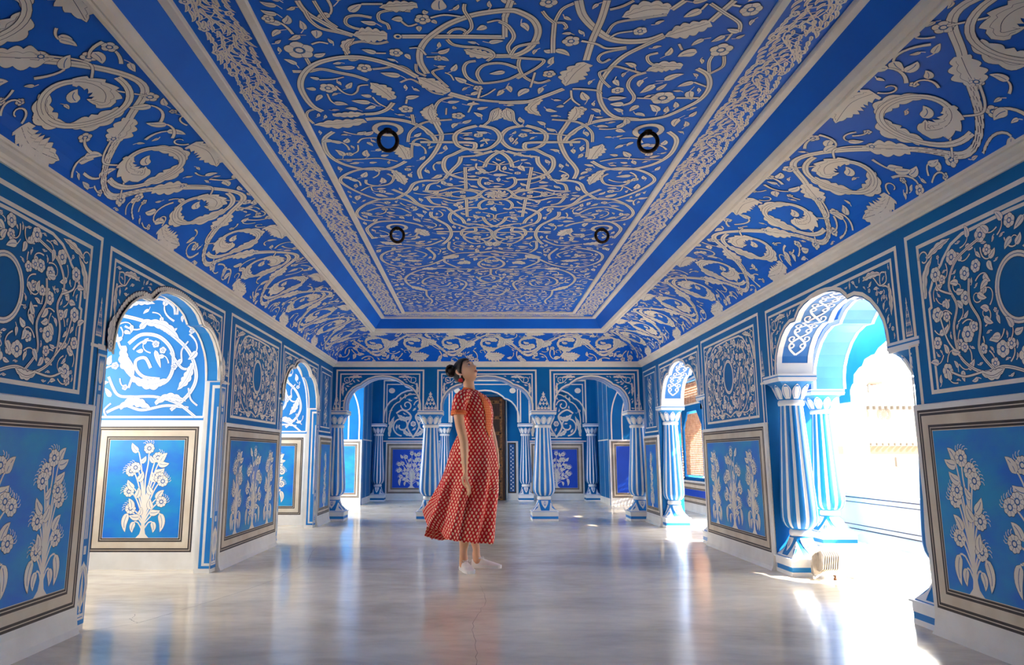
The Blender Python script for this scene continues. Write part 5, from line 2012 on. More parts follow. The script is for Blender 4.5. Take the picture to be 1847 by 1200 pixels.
# ---------------------------------------------------------------- city outside
tw = MB()
for z0, z1, w, m in ((-6, 0.95, 5.2, 'stone'), (0.95, 1.22, 5.35, 'terracotta'), (1.22, 1.5, 5.2, 'stone'), (1.5, 2.55, 5.0, 'stone'), (2.55, 2.72, 5.4, 'stone'), (2.72, 3.0, 4.9, 'stone')):
    tw.box(12.3, 12.3 + w, 24, 24 + w, z0, z1, m)
for k in range(26):
    tw.box(12.32 + k * 0.2, 12.40 + k * 0.2, 23.82, 24.0, 2.44, 2.55, 'stone_dark')
    tw.box(12.32 + k * 0.2, 12.38 + k * 0.2, 23.9, 24.0, 1.24, 1.32, 'stone_dark')
TW = tag(tw.build('clock_tower'), 'sun bleached stone tower with a terracotta band beyond the balcony', 'tower')
for x in (12.93, 13.68):
    b = MB()
    s = Sheet(b, plane((0, 24, 0), (1, 0, 0), (0, 0, 1), (0, -1, 0)), None, detail=0, base=0.02)
    s.rib(arc(x, 2.27, 0.20, 0, 2 * pi, 24), 0.04, 'stone_dark')
    for k in range(6):
        a = pi * k / 6
        s.rib([(x - 0.2 * cos(a), 2.27 - 0.2 * sin(a)), (x + 0.2 * cos(a), 2.27 + 0.2 * sin(a))], 0.012, 'stone_dark')
    b.build('round_window', TW)
for x in (12.85, 13.9):
    b = MB()
    b.box(x, x + 0.18, 23.9, 24.0, 0.55, 0.85, 'stone_dark')
    b.build('slit_window', TW)
b = MB()
for k in range(5):
    b.box(12.4 + k * 0.22, 12.47 + k * 0.22, 24.05, 24.15, 3.0, 3.3, 'stone')
b.box(12.3, 13.7, 23.95, 24.8, 3.3, 3.38, 'terracotta')
lathe(b, [(0.55, 0), (0.58, 0.15), (0.5, 0.35), (0.3, 0.55), (0.1, 0.66), (0.05, 0.8), (0.09, 0.88), (0.03, 0.95), (0.01, 1.25)], 20, lambda a, z: 'stone')
n_ = 9 * 20
for i in range(len(b.v) - n_, len(b.v)):
    x, y, z = b.v[i]
    b.v[i] = (x * 0.6 + 12.95, y * 0.6 + 24.5, z * 0.65 + 3.3)
b.build('domed_kiosk', TW)
o = MB()
o.box(17.8, 40, 27, 34, -6, 1.2, 'stone')
o.box(22, 30, 26, 30, -6, 2.6, 'stone')
for k in range(8):
    o.box(19.5 + k * 1.6, 20.1 + k * 1.6, 26.92, 27.0, -0.6, 0.4, 'stone_dark')
tag(o.build('palace_block'), 'low pale palace block to the right of the tower', 'building')
gr = MB()
gr.add([(4.6, -60, -6), (120, -60, -6), (120, 140, -6), (4.6, 140, -6)], [(0, 1, 2, 3)], 'ground')
struct('ground', gr, 'dusty pale ground far below the balcony')
# ---------------------------------------------------------------- the woman
def fig(a, b, d=0.0):
    """figure drawing units (as on squared paper) to metres; d is depth away from the middle plane"""
    q = 1029 - b
    return ((a - 861) * 0.00458, 5.95 + d, q * (0.0043 + 5.1e-7 * q))


def skin_material():
    m = mat('skin', (0.80, 0.46, 0.28), 0.45, (0.74, 0.39, 0.22), 9)
    b = m.node_tree.nodes['Principled BSDF']
    b.inputs['Subsurface Weight'].default_value = 0.08
    b.inputs['Subsurface Radius'].default_value = (0.02, 0.008, 0.004)
    return m


skin_material()
mat('hair', (0.012, 0.008, 0.007), 0.38, (0.03, 0.02, 0.016), 30, stretch=(1, 1, 6))
mat('eye_white', (0.8, 0.78, 0.75), 0.25)
mat('eye_dark', (0.015, 0.01, 0.008), 0.2)
mat('lip', (0.42, 0.10, 0.09), 0.4)
mat('shoe_white', (0.88, 0.82, 0.79), 0.6, (0.80, 0.72, 0.70), 14)
mat('shoe_sole', (0.88, 0.86, 0.83), 0.5, (0.84, 0.81, 0.78))
mat('earring_red', (0.65, 0.02, 0.02), 0.3)
mat('pearl', (0.85, 0.8, 0.75), 0.2)
mat('sole_grey', (0.42, 0.38, 0.36), 0.8)


def dress_material(name, base, dark, motif, motif2, su=30.0, sv=41.0):
    m = bpy.data.materials.new(name)
    m.use_nodes = True
    nt = m.node_tree
    N, L = nt.nodes.new, nt.links.new
    b = nt.nodes['Principled BSDF']
    b.inputs['Roughness'].default_value = 0.62
    b.inputs['Specular IOR Level'].default_value = 0.3

    def M(op, a, c=None, d=None):
        n = N('ShaderNodeMath')
        n.operation = op
        for i, x in enumerate((a, c, d)):
            if x is None:
                continue
            if isinstance(x, (int, float)):
                n.inputs[i].default_value = x
            else:
                L(x, n.inputs[i])
        return n.outputs[0]
    uv = N('ShaderNodeUVMap')
    uv.uv_map = 'UVMap'
    sp = N('ShaderNodeSeparateXYZ')
    L(uv.outputs[0], sp.inputs[0])
    U, V = M('MULTIPLY', sp.outputs[0], su), M('MULTIPLY', sp.outputs[1], sv)
    row = M('FLOOR', V)
    off = M('MULTIPLY', M('MODULO', M('ABSOLUTE', row), 2.0), 0.5)
    U2 = M('ADD', U, off)
    fu = M('SUBTRACT', M('FRACT', U2), 0.5)
    fv = M('SUBTRACT', M('FRACT', V), 0.5)
    # teardrop: narrower towards the tip
    wv = M('ADD', M('MULTIPLY', fv, 0.22), 0.22)
    d = M('ADD', M('POWER', M('DIVIDE', fu, wv), 2.0), M('POWER', M('DIVIDE', fv, 0.46), 2.0))
    mask = M('LESS_THAN', d, 1.0)
    inner = M('LESS_THAN', d, 0.35)
    cid = M('FRACT', M('MULTIPLY', M('SINE', M('ADD', M('MULTIPLY', M('FLOOR', U2), 12.9898), M('MULTIPLY', row, 78.233))), 43758.5))
    pick = M('GREATER_THAN', cid, 0.55)
    mo = N('ShaderNodeMixRGB')
    L(pick, mo.inputs[0])
    mo.inputs[1].default_value = (*motif, 1)
    mo.inputs[2].default_value = (*motif2, 1)
    mo2 = N('ShaderNodeMixRGB')
    L(inner, mo2.inputs[0])
    L(mo.outputs[0], mo2.inputs[1])
    mo2.inputs[2].default_value = (*[min(1, c * 1.12) for c in motif], 1)
    tc = N('ShaderNodeTexCoord')
    no = N('ShaderNodeTexNoise')
    no.inputs['Scale'].default_value = 5
    L(tc.outputs['Object'], no.inputs['Vector'])
    bs = N('ShaderNodeMixRGB')
    L(no.outputs['Fac'], bs.inputs[0])
    bs.inputs[1].default_value = (*dark, 1)
    bs.inputs[2].default_value = (*base, 1)
    mx = N('ShaderNodeMixRGB')
    L(mask, mx.inputs[0])
    L(bs.outputs[0], mx.inputs[1])
    L(mo2.outputs[0], mx.inputs[2])
    L(mx.outputs[0], b.inputs['Base Color'])
    MATS[name] = m


dress_material('dress_print', (0.72, 0.004, 0.011), (0.50, 0.002, 0.008), (0.86, 0.58, 0.40), (0.88, 0.36, 0.24))
dress_material('orange_brocade', (0.80, 0.13, 0.03), (0.72, 0.07, 0.03), (0.86, 0.36, 0.10), (0.85, 0.28, 0.06), 60, 50)

WOMAN = empty('person', (0, 5.95, 0))
tag(WOMAN, 'woman in a long red patterned dress and white sneakers looking up at the ceiling', 'person')


def adopt(o):
    o.parent = WOMAN
    o.matrix_parent_inverse = Matrix.Translation((0, -5.95, 0))
    return o


def sp3(P, n=5):
    """smooth 3-D curve with radii through P = [(point, (r1, r2))]"""
    Q = [tuple(p) + ((r, r) if not isinstance(r, tuple) else r) for p, r in P]
    if len(Q) < 3:
        return Q
    Q = [Q[0]] + Q + [Q[-1]]
    o = []
    for i in range(1, len(Q) - 2):
        a, b, c, d = Q[i - 1:i + 3]
        for k in range(n):
            t = k / n
            o.append(tuple(0.5 * (2 * b[j] + (c[j] - a[j]) * t + (2 * a[j] - 5 * b[j] + 4 * c[j] - d[j]) * t * t + (3 * b[j] - a[j] - 3 * c[j] + d[j]) * t ** 3) for j in range(5)))
    o.append(Q[-1])
    return o


parts_v, parts_f = [], []


def limb(P, n=5, m=16):
    """closed tapering round-ended flesh tube; first radius runs across, second runs in depth"""
    Q = sp3(P, n)
    rows = []
    first, lastq = Q[0], Q[-1]
    N_ = len(Q)
    for i, q in enumerate(Q):
        c = Vector(q[:3])
        t = (Vector(Q[min(i + 1, N_ - 1)][:3]) - Vector(Q[max(i - 1, 0)][:3])).normalized()
        e2 = Vector((0, 1, 0))
        e2 = (e2 - t * e2.dot(t))
        if e2.length < 0.2:
            e2 = Vector((1, 0, 0)) - t * t.x
        e2.normalize()
        e1 = t.cross(e2)
        ends = []
        if i == 0:
            ends = [(-sin(g) , cos(g)) for g in (1.5, 1.1, 0.6)]
        for off, k in ends:
            rows.append([c + t * off * min(q[3], q[4]) + (e1 * cos(w) * q[3] + e2 * sin(w) * q[4]) * k for w in [2 * pi * z / m for z in range(m)]])
        rows.append([c + e1 * cos(w) * q[3] + e2 * sin(w) * q[4] for w in [2 * pi * z / m for z in range(m)]])
        if i == N_ - 1:
            for g in (0.6, 1.1, 1.5):
                rows.append([c + t * sin(g) * min(q[3], q[4]) + (e1 * cos(w) * q[3] + e2 * sin(w) * q[4]) * cos(g) for w in [2 * pi * z / m for z in range(m)]])
    k = len(parts_v)
    for r in rows:
        parts_v.extend(tuple(v) for v in r)
    for j in range(len(rows) - 1):
        for i in range(m):
            i2 = (i + 1) % m
            parts_f.append([k + j * m + i, k + j * m + i2, k + (j + 1) * m + i2, k + (j + 1) * m + i])
    parts_f.append([k + i for i in range(m)][::-1])
    parts_f.append([k + (len(rows) - 1) * m + i for i in range(m)])


# trunk, arms, legs
def F(a, b, d=0.0):
    return fig(a, b, d)


limb([(F(860, 868, 0), (.10, .125)), (F(861, 845, 0), (.10, .125)), (F(861, 815, 0), (.085, .105)), (F(861, 780, 0), (.082, .095)), (F(859, 748, 0), (.088, .105)), (F(852, 726, 0), (.075, .115)), (F(848, 714, 0), (.055, .09)), (F(846.5, 705, 0), (.048, .052)), (F(845, 692, 0), (.046, .046))], m=24)
limb([(F(845, 722, -.09), .052), (F(833, 727, -.14), .050), (F(828, 745, -.165), .044), (F(830.5, 770, -.180), .040), (F(837, 797, -.192), .036), (F(838.5, 815, -.200), .034), (F(839, 834, -.207), .027), (F(839.5, 847, -.208), .021), (F(840, 853, -.208), (.018, .026))])
limb([(F(858, 720, .09), .052), (F(868, 727, .14), .048), (F(876, 748, .16), .043), (F(884, 775, .16), .038), (F(890, 798, .145), .034), (F(894, 814, .12), .027), (F(896.5, 824, .10), .021)])
limb([(F(853, 868, -.07), .10), (F(850, 895, -.08), .075), (F(846, 925, -.08), .056), (F(841, 955, -.07), .053), (F(838, 978, -.06), .040), (F(836.5, 994, -.052), .031), (F(837, 1006, -.045), .034), (F(837, 1018, -.05), .036)])
limb([(F(866, 868, .07), .10), (F(861, 895, .08), .075), (F(857, 925, .09), .056), (F(855, 955, .10), .052), (F(856, 978, .105), .038), (F(859, 994, .11), .030), (F(859, 1006, .113), .033), (F(861, 1016, .11), .036)])


def finger(pts, r0, r1):
    limb([(p, r0 + (r1 - r0) * i / (len(pts) - 1)) for i, p in enumerate(pts)], 4, 10)


# right hand (towards the viewer), relaxed, gathering a little cloth
YH = -.022
limb([(F(840, 849, -.208), (.020, .024)), (F(841, 857, -.212), (.016, .033)), (F(842.5, 865, -.218), (.014, .039)), (F(843.5, 871, -.222), (.012, .037))])
finger([F(844.5, 869, -.252), F(847.5, 877, -.258), F(848.5, 884, -.256), F(847.5, 889.5, -.250)], .0098, .0078)
finger([F(844, 870, -.233), F(847, 879, -.240), F(847.5, 887, -.238), F(846, 892.5, -.232)], .0102, .008)
finger([F(843, 870, -.214), F(844.5, 879, -.220), F(845, 887, -.219), F(843.5, 891.5, -.214)], .0098, .0078)
finger([F(841, 868, -.196), F(841.5, 876, -.200), F(841.5, 883, -.199), F(841, 887, -.196)], .0088, .007)
finger([F(839.5, 856, -.238), F(836, 864, -.252), F(837, 872, -.260), F(841, 877, -.262)], .0112, .0085)
# left hand, mostly behind the dress
limb([(F(896, 821, .10), .021), (F(897.5, 828, .095), (.015, .030)), (F(898, 836, .09), (.013, .036))])
for k in range(4):
    finger([F(898, 834, .116 - .019 * k), F(900, 841, .112 - .019 * k), F(899.5, 848, .108 - .018 * k)], .0092, .0074)
finger([F(897, 827, .062), F(898, 834, .047), F(899, 840, .044)], .0105, .0082)

# head, built upright looking along +x and then tipped back
HD = []
nu, nv = 40, 28
HR, HP = radians(35), radians(-33)
hc = Vector(F(839.5, 672.5, -.005))
RM = Matrix.Rotation(HP, 4, 'Z') @ Matrix.Rotation(-HR, 4, 'Y')


def gs(x, c, w):
    return math.exp(-((x - c) / w) ** 2)


def headpt(a, t):
    """a: azimuth (0 = face), t: -1 chin .. 1 crown"""
    ph = t * pi / 2
    x, y, z = cos(ph) * cos(a), cos(ph) * sin(a), sin(ph)
    X, Y, Z = x * 0.094, y * 0.072, z * 0.112
    if x < 0:
        X *= 1.06
    if z < 0:                                         # jaw narrows downwards, back of the skull lifts
        k = -z
        Y *= 1 - 0.34 * k
        X *= (1 - 0.10 * k) if x > 0 else (1 - 0.45 * k)
        X += 0.016 * k
    f = max(0, cos(a)) ** 2
    X += f * (0.003 * gs(z, 0.36, 0.14) - 0.006 * gs(z, 0.10, 0.10))
    n = gs(a, 0, 0.20)
    X += n * (0.017 * gs(z, -0.24, 0.09) + 0.010 * gs(z, -0.08, 0.16) + 0.006 * gs(z, -0.30, 0.06))
    Y *= 1 - 0.0 * n
    m = gs(a, 0, 0.32)
    X += m * (0.007 * gs(z, -0.50, 0.055) + 0.006 * gs(z, -0.62, 0.055) - 0.005 * gs(z, -0.56, 0.025) - 0.006 * gs(z, -0.73, 0.06) + 0.011 * gs(z, -0.90, 0.12))
    for sg in (-1, 1):
        e = gs(a, sg * 0.40, 0.16) * gs(z, 0.10, 0.10)
        X -= 0.008 * e
        X += 0.004 * gs(a, sg * 0.62, 0.25) * gs(z, -0.20, 0.16)
    return Vector((X, Y, Z))


k0 = len(parts_v)
for j in range(nv + 1):
    t = -1 + 2 * j / nv
    for i in range(nu):
        p = headpt(-pi + 2 * pi * i / nu, t)
        parts_v.append(tuple(hc + RM @ p))
for j in range(nv):
    for i in range(nu):
        i2 = (i + 1) % nu
        parts_f.append([k0 + j * nu + i, k0 + j * nu + i2, k0 + (j + 1) * nu + i2, k0 + (j + 1) * nu + i])


def H(x, y, z):
    return tuple(hc + RM @ Vector((x, y, z)))


# neck and ears
limb([(F(847, 710, 0), (.055, .062)), (F(845.5, 700, 0), .047), (H(-0.012, 0, -0.06), .046), (H(-0.010, 0, -0.03), .046)])
for sg in (-1, 1):
    limb([(H(-.012, sg * .068, .020), .0065), (H(-.024, sg * .079, .030), .007), (H(-.036, sg * .083, .016), .0075), (H(-.030, sg * .080, -.006), .007), (H(-.018, sg * .074, -.026), .008), (H(-.012, sg * .068, -.022), .006)], 4, 10)
    limb([(H(-.016, sg * .070, .020), .010), (H(-.024, sg * .075, .010), .011), (H(-.022, sg * .074, -.008), .0095), (H(-.016, sg * .070, -.018), .008)], 4, 10)

me = bpy.data.meshes.new('body')
me.from_pydata(parts_v, [], parts_f)
me.validate()
tmp = bpy.data.objects.new('body', me)
COL.objects.link(tmp)
r = tmp.modifiers.new('r', 'REMESH')
r.mode = 'VOXEL'
r.voxel_size = 0.0042
sm = tmp.modifiers.new('s', 'SMOOTH')
sm.iterations = 3
sm.factor = 0.5
body_me = bpy.data.meshes.new_from_object(tmp.evaluated_get(bpy.context.evaluated_depsgraph_get()))
bpy.data.objects.remove(tmp)
body_me.materials.clear()
body_me.materials.append(MATS['skin'])
body_me.polygons.foreach_set('use_smooth', [True] * len(body_me.polygons))
body_me.name = 'body'
body = bpy.data.objects.new('body', body_me)
COL.objects.link(body)
adopt(body)


def ball(mb, c, r, m, n=12, sc=(1, 1, 1), rot=None):
    rows = []
    for j in range(n + 1):
        ph = -pi / 2 + pi * j / n
        row = []
        for i in range(n * 2):
            a = pi * i / n
            v = Vector((r * sc[0] * cos(ph) * cos(a), r * sc[1] * cos(ph) * sin(a), r * sc[2] * sin(ph)))
            if rot:
                v = rot @ v
            row.append(tuple(Vector(c) + v))
        rows.append(row)
    mb.grid(rows, m, True)


R3 = RM.to_3x3()
for sg in (-1, 1):
    b = MB()
    c = H(.0722, sg * .0305, .0115)
    ball(b, c, .0115, 'eye_white', 8, (.78, 1.15, .52), R3)
    d = R3 @ Vector((.0072, sg * .001, .0022))
    ball(b, tuple(Vector(c) + d), .0056, 'eye_dark', 6, (.5, 1, 1), R3)
    b.tube([H(.0815, sg * (.018 + .027 * i / 8), .0165 + .0065 * sin(pi * i / 8) - .002 * i / 8) if i < 7 else H(.0765, sg * (.018 + .027 * i / 8), .0165 + .004 * (8 - i) / 8) for i in range(9)], .0016, 'eye_dark', 5)
    adopt(b.build('eye', smooth=True))
    b = MB()
    b.tube([H(.0865 - .010 * (i / 8) ** 2, sg * (.014 + .036 * i / 8), .034 + .008 * sin(pi * (i / 8) ** 0.8)) for i in range(9)], [.0012 + .0018 * sin(pi * (i + .5) / 9) for i in range(9)], 'hair', 6)
    adopt(b.build('eyebrow', smooth=True))
b = MB()
b.tube([H(.0905 - .000 - 30 * (y * y), y, -.0555 + .002 * cos(y * 200)) for y in [i * .0028 for i in range(-7, 8)]], [.0012 + .0034 * cos(i / 7 * 1.45) for i in range(-7, 8)], 'lip', 6)
b.tube([H(.0895 - 30 * (y * y), y, -.0665) for y in [i * .0026 for i in range(-7, 8)]], [.0012 + .0042 * cos(i / 7 * 1.45) for i in range(-7, 8)], 'lip', 6)
adopt(b.build('lips', smooth=True))

# hair: cap combed back to a bun
b = MB()
rows = []
for j in range(25):
    t = j / 24
    row = []
    for i in range(44):
        a = -pi + 2 * pi * i / 44
        # hairline height depends on azimuth
        ca = cos(a)
        low = 0.56 if ca > 0.62 else (0.56 - (0.62 - ca) * 1.05)
        low = max(-0.78, low)
        if 0.0 < ca < 0.40:
            low = max(low, -0.02)
        z = low + (1 - low) * t
        p = headpt(a, math.asin(max(-1, min(1, z))) / (pi / 2))
        off = 0.004 + 0.010 * min(1, t * 5)
        streak = 0.0012 * sin(i * 3.1 + j * 0.4)
        q = p * (1 + (off + streak) / max(p.length, .02))
        if ca < -0.2:
            q.x -= 0.008 * min(1, t * 4)
        row.append(tuple(hc + RM @ q))
    rows.append(row)
b.grid(rows, 'hair', True)
adopt(b.build('hair', smooth=True))
b = MB()
bc_ = F(812.5, 671, 0.0)
rows = []
for j in range(21):
    ph = -pi / 2 + pi * j / 20
    row = []
    for i in range(36):
        a = 2 * pi * i / 36
        rr = .046 * (1 + .05 * sin(4 * a + 5 * ph) + .025 * sin(11 * a - 7 * ph))
        v = Matrix.Rotation(-0.45, 3, 'Y') @ Vector((rr * .92 * cos(ph) * cos(a), rr * 1.02 * cos(ph) * sin(a), rr * 1.06 * sin(ph)))
        row.append(tuple(Vector(bc_) + v))
    rows.append(row)
b.grid(rows, 'hair', True)
for k in range(7):
    b.tube([tuple(Vector(bc_) + Vector((.045 * cos(t_) * (.5 + .07 * k), -.02 - .004 * k + .06 * (k / 7 - .5) * sin(t_ * 2), .047 * sin(t_)))) for t_ in [0.3 + i * .5 for i in range(9)]], .006, 'hair', 6)
b.tube([F(822, 668, 0), F(818, 670, 0)], [.034, .030], 'hair', 14)
adopt(b.build('hair_bun', smooth=True))
b = MB()
e0 = Vector(H(-.020, -.082, -.024))
ball(b, e0, .0065, 'pearl', 8)
ball(b, e0 + Vector((0.003, -.002, -.016)), .008, 'pearl', 8)
ball(b, e0 + Vector((0.005, -.003, -.042)), .018, 'earring_red', 10, (1.05, .45, .8))
for k in range(7):
    ball(b, e0 + Vector((-.013 + .0062 * k, -.004, -.054 - .003 * sin(pi * k / 6))), .004, 'earring_red', 5)
adopt(b.build('earring', smooth=True))


# ---------------------------------------------------------------- dress
def loft(rows, name, m, parent=WOMAN, solid=0.004, us=1.0):
    n = len(rows[0])
    me = bpy.data.meshes.new(name)
    vs_ = [p for r in rows for p in r]
    fs = []
    for j in range(len(rows) - 1):
        for i in range(n - 1):
            fs.append((j * n + i, j * n + i + 1, (j + 1) * n + i + 1, (j + 1) * n + i))
    me.from_pydata([tuple(v) for v in vs_], [], fs)
    uvl = me.uv_layers.new(name='UVMap')
    # v: length down the cloth, u: angle scaled by a typical girth
    vl = [0]
    for j in range(1, len(rows)):
        d = sum((Vector(rows[j][i]) - Vector(rows[j - 1][i])).length for i in range(0, n, 4)) / len(range(0, n, 4))
        vl.append(vl[-1] + d)
    UL = []
    for r in rows:
        ul = [0]
        for i in range(1, n):
            ul.append(ul[-1] + (Vector(r[i]) - Vector(r[i - 1])).length)
        UL.append([x - ul[n // 2] for x in ul])
    for p in me.polygons:
        for li, vi in zip(p.loop_indices, p.vertices):
            j, i = divmod(vi, n)
            uvl.data[li].uv = (UL[j][i], -vl[j])
    me.polygons.foreach_set('use_smooth', [True] * len(me.polygons))
    me.materials.append(MATS[m])
    o = bpy.data.objects.new(name, me)
    COL.objects.link(o)
    if solid:
        md = o.modifiers.new('cloth', 'SOLIDIFY')
        md.thickness = solid
        md.offset = 0
    adopt(o)
    return o


NA = 145
RG = [  # y, left, right, depth half, depth centre
    (707, 834, 861, .068, .0), (711, 827, 868, .095, .0), (716, 823, 877, .135, 0), (724, 823, 884, .150, 0), (735, 826, 888, .142, 0), (748, 830, 890, .132, 0), (762, 832, 889, .125, 0), (776, 830, 888, .118, 0), (790, 824, 889, .118, 0), (804, 817, 892, .125, 0), (818, 812, 895, .138, 0), (834, 808, 897, .152, 0), (850, 804, 898, .168, 0), (866, 799, 898.5, .182, 0), (882, 792, 898.5, .197, 0)]
HEM = [(0, 891, 977, .0), (-30, 884, 979, -.12), (-60, 862, 977, -.20), (-90, 832, 972, -.235), (-120, 804, 966, -.23), (-150, 778, 948, -.17), (-178, 764, 921, -.06), (-192, 774, 944, -.0), (-205, 763, 969, .06), (-222, 778, 977, .12), (-245, 799, 982, .19), (-270, 822, 974, .22), (-300, 852, 975, .20), (-330, 879, 975, .12), (-360, 891, 977, .0)]


def hem_at(a):
    for (a0, *p0), (a1, *p1) in zip(HEM, HEM[1:]):
        if a1 <= a <= a0:
            t = (a0 - a) / (a0 - a1)
            t = t * t * (3 - 2 * t) * 0.4 + t * 0.6
            return [p0[i] + (p1[i] - p0[i]) * t for i in range(3)]
    return list(HEM[-1][1:])


rows = []
for (y, l, r_, dh, dc) in RG:
    row = []
    for i in range(NA):
        a = pi / 2 - 2 * pi * i / (NA - 1)      # seam at the back
        cx, rx = (l + r_) / 2, (r_ - l) / 2
        g = max(0, (y - 790) / 92)
        fold = 1 + 0.09 * g * sin(9 * a + y * 0.02) + 0.03 * g * sin(17 * a - y * 0.03)
        drag = max(0, 1 - abs(y - 775) / 34) * 0.035 * sin(y * 0.33 + 3 * cos(a) + 1.2 * a)
        yy = y
        if y < 712:
            yy = y + 3.0 * (1 - cos(a)) * 0.5 - 2.5 * abs(sin(a))
        row.append(Vector(fig(cx + rx * (fold + drag if abs(cos(a)) < 0.93 or g == 0 else 1 + (fold - 1) * 0.5) * cos(a), yy, dc + dh * (fold + drag) * sin(a))))
    rows.append(row)
last = rows[-1]
prev = rows[-2]
NH = 18
for j in range(1, NH + 1):
    t = j / NH
    row = []
    for i in range(NA):
        a = pi / 2 - 2 * pi * i / (NA - 1)
        ad = math.degrees(a)
        while ad > 0.0001:
            ad -= 360
        while ad < -360:
            ad += 360
        h = hem_at(ad)
        amp = 0.025 * (0.4 + t)
        hp = Vector(fig(h[0], h[1], h[2]))
        s_ = t ** 1.12
        p = last[i].lerp(hp, s_)
        w = sin(9 * a + 882 * 0.02 + 1.4 * t) * 0.8 + 0.35 * sin(17 * a - 26 + 2 * t) + 1.1 * sin(5 * a + 3.2 * t + 0.6) * t
        keep = 1 - 0.6 * abs(cos(a)) ** 4
        p = p + Vector((cos(a) * 0.6, sin(a), 0)) * amp * w * keep
        if 0.55 < t:
            p.z += 0.004 * sin(23 * a) * (t - 0.55) * 2
        row.append(p)
    rows.append(row)
loft(rows, 'dress', 'dress_print', us=1.0)

# short sleeves
for sg in (-1, 1):
    C = [(F(845, 716, sg * .085), .050), (F(838 if sg < 0 else 858, 718, sg * .115), .058), (F(832 if sg < 0 else 864, 724, sg * .145), .060), (F(829 if sg < 0 else 869, 734, sg * .16), .058), (F(828 if sg < 0 else 873, 744, sg * .168), .057), (F(828 if sg < 0 else 876, 752, sg * .172), .058)]
    rws = []
    for k, (c, rr) in enumerate(C):
        c = Vector(c)
        nx = Vector(C[min(k + 1, 5)][0]) - Vector(C[max(k - 1, 0)][0])
        nx.normalize()
        e1 = Vector((1, 0, 0))
        e1 = (e1 - nx * e1.dot(nx)).normalized()
        e2 = nx.cross(e1)
        rws.append([c + (e1 * cos(q) + e2 * sin(q)) * rr * (1 + .03 * sin(5 * q + k)) for q in [2 * pi * i / 32 for i in range(33)]])
    loft(rws, 'sleeve', 'dress_print', us=0.36)
    cuff = []
    for dz in (0.03, 0.0, -0.005):
        cuff.append([p + Vector((0, 0, dz)) + (p - Vector(C[5][0])) * 0.05 for p in rws[-1]])
    loft(cuff, 'cuff', 'orange_brocade', us=0.4)


# orange placket and stand collar on the front of the bodice
def on_dress(ad, y):
    """point on the bodice at azimuth ad (degrees, 0 = right side of the picture, -90 = towards viewer)"""
    for k in range(len(RG) - 1):
        if RG[k][0] <= y <= RG[k + 1][0]:
            t = (y - RG[k][0]) / (RG[k + 1][0] - RG[k][0])
            v = [RG[k][q] + (RG[k + 1][q] - RG[k][q]) * t for q in range(5)]
            break
    a = radians(ad)
    cx, rx = (v[1] + v[2]) / 2, (v[2] - v[1]) / 2
    return Vector(fig(cx + (rx + 1.2) * cos(a), y, v[4] + (v[3] + 0.006) * sin(a)))


prw = []
for j in range(22):
    y = 712 + (792 - 712) * j / 21
    wd = 7 + 8 * min(1, j / 6) if j < 16 else 15 * (21 - j) / 5.2 + 1
    mid = -54 + 0.7 * j
    prw.append([on_dress(mid - wd + 2 * wd * i / 8, y) for i in range(9)])
loft(prw, 'placket', 'orange_brocade', us=0.16, solid=0.003)
for a0, a1 in ((-62, -30), (20, -18)):
    col_ = []
    for z in (0, 1, 2):
        col_.append([Vector(fig(847 + (13.5 - z * .6) * cos(radians(-150 + 300 * i / 20) + (-0.65)) , 708 - 4.2 * z + 1.2 * cos(radians(-150 + 300 * i / 20)), (.062 - .002 * z) * sin(radians(-150 + 300 * i / 20) - 0.65))) for i in range(21)])
loft([[p for p in r] for r in [[Vector(fig(847 + (13.6 - z * .7) * cos(q + pi - 0.6), 709 - 4.0 * z + 2.0 * cos(q + pi - .6), (.064 - .002 * z) * sin(q + pi - 0.6))) for q in [radians(-150 + 300 * i / 24) for i in range(25)]] for z in (0, 0.5, 1, 1.6)]], 'collar', 'orange_brocade', us=0.3, solid=0.003)


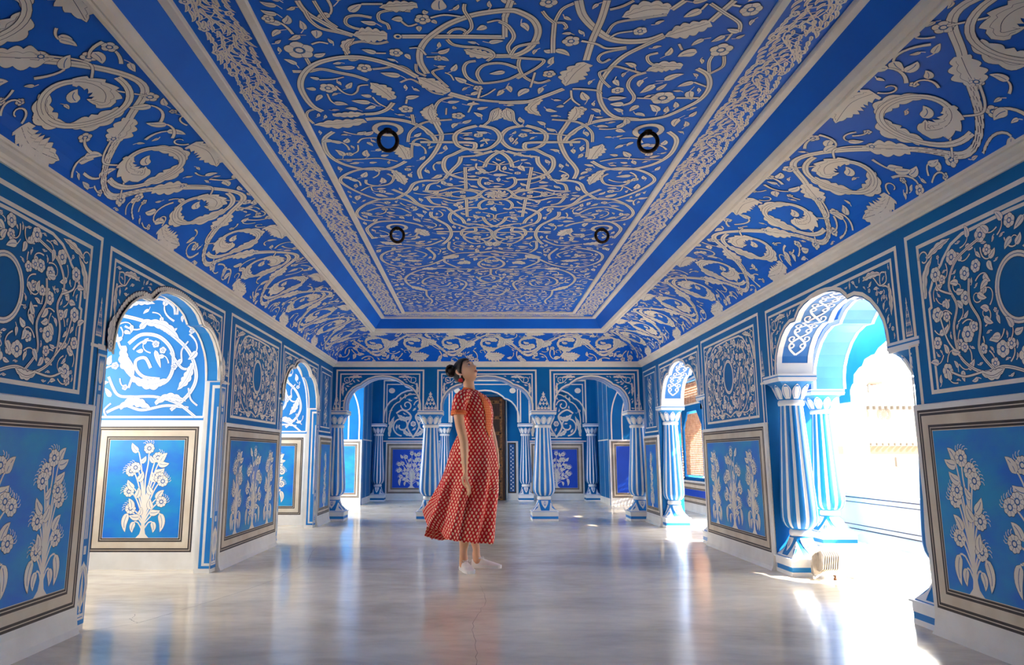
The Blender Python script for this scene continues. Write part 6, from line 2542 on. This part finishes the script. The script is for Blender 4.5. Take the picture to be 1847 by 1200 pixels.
# ---------------------------------------------------------------- sneakers
def shoe(name, heel, toe, roll=0.0, pitch=0.0, L=0.245):
    """heel, toe: points on the floor"""
    h, t = Vector(heel), Vector(toe)
    d = (t - h)
    d.z = 0
    d.normalize()
    sd = Vector((-d.y, d.x, 0))
    up = Vector((0, 0, 1))
    rt = Matrix.Rotation(roll, 3, d) @ Matrix.Rotation(pitch, 3, sd)
    d2, s2, u2 = rt @ d, rt @ sd, rt @ up

    def P(x, y, z):
        return tuple(h + d2 * (x * L) + s2 * y + u2 * z)
    prof = [(0.0, .018, .062, .050), (.03, .030, .070, .052), (.12, .034, .078, .054), (.25, .033, .080, .060), (.36, .034, .074, .056), (.5, .039, .062, .045), (.65, .043, .050, .034), (.8, .042, .040, .024), (.92, .033, .032, .018), (1.0, .012, .024, .014)]
    fine = []
    for (x0_, w0_, z0_, q0_), (x1_, w1_, z1_, q1_) in zip(prof, prof[1:]):
        for k_ in range(3):
            fine.append((x0_ + (x1_ - x0_) * k_ / 3, w0_ + (w1_ - w0_) * k_ / 3, z0_ + (z1_ - z0_) * k_ / 3, 0))
    fine += [(0.975, .022, .028, 0), (0.99, .015, .025, 0), prof[-1]]
    for k_ in range(2, len(fine) - 3):
        fine[k_] = (fine[k_][0], (fine[k_ - 1][1] + 2 * fine[k_][1] + fine[k_ + 1][1]) / 4, (fine[k_ - 1][2] + 2 * fine[k_][2] + fine[k_ + 1][2]) / 4, 0)
    prof = fine
    root_b = MB()
    rows = []
    for x, w, z, _ in prof:
        row = []
        for k in range(17):
            a = pi * k / 16
            row.append(P(x, w * cos(a) * (1 if abs(cos(a)) < .98 else 1), .018 + (z - .018) * sin(a) ** .7))
        rows.append(row)
    root_b.grid(rows, 'shoe_white')
    root_b.add(rows[0], [tuple(range(17))], 'shoe_white')
    up_o = adopt(root_b.build(name, smooth=True))
    b = MB()
    top, bot = [], []
    for sgn in (1, -1):
        for x, w, z, _ in (prof if sgn > 0 else prof[::-1]):
            top.append(P(x * 1.01 - .005, sgn * (w + .003), .024))
            bot.append(P(x * 1.01 - .005, sgn * (w + .002), 0.0))
    b.grid([top, bot], 'shoe_sole', True)
    b.add(bot, [tuple(range(len(bot)))], 'sole_grey')
    b.add(top, [tuple(range(len(top)))], 'shoe_sole')
    so = b.build('sole')
    so.parent = up_o
    b = MB()
    for k in range(5):
        x = .36 + .07 * k
        z = .0745 - .17 * (x - .36)
        b.tube([P(x, -.020, z - .006), P(x + .015, 0, z + .002), P(x + .035, .020, z - .008)], .0028, 'pearl', 6)
        b.tube([P(x, .020, z - .006), P(x + .015, 0, z + .004), P(x + .035, -.020, z - .008)], .0028, 'pearl', 6)
    for sg in (-1, 1):
        b.tube([P(.40, 0, .074), P(.36, sg * .020, .084), P(.40, sg * .040, .070), P(.43, sg * .02, .068)], .0025, 'pearl', 6)
    la = b.build('laces', smooth=True)
    la.parent = up_o
    b = MB()
    b.tube([P(.05 + .30 * (0.5 - 0.5 * cos(q)), .030 * sin(q), .078 + .004 * cos(q)) for q in [2 * pi * i / 20 for i in range(21)]], .006, 'shoe_white', 8, False)
    co = b.build('shoe_collar', smooth=True)
    co.parent = up_o
    return up_o


shoe('sneaker', (-0.120, 5.955, 0.004), (-0.045, 5.74, 0.0), roll=0.06, pitch=0.02, L=0.235)
shoe('sneaker', (-0.045, 6.075, 0.0), (0.2, 6.03, 0.0), L=0.245)
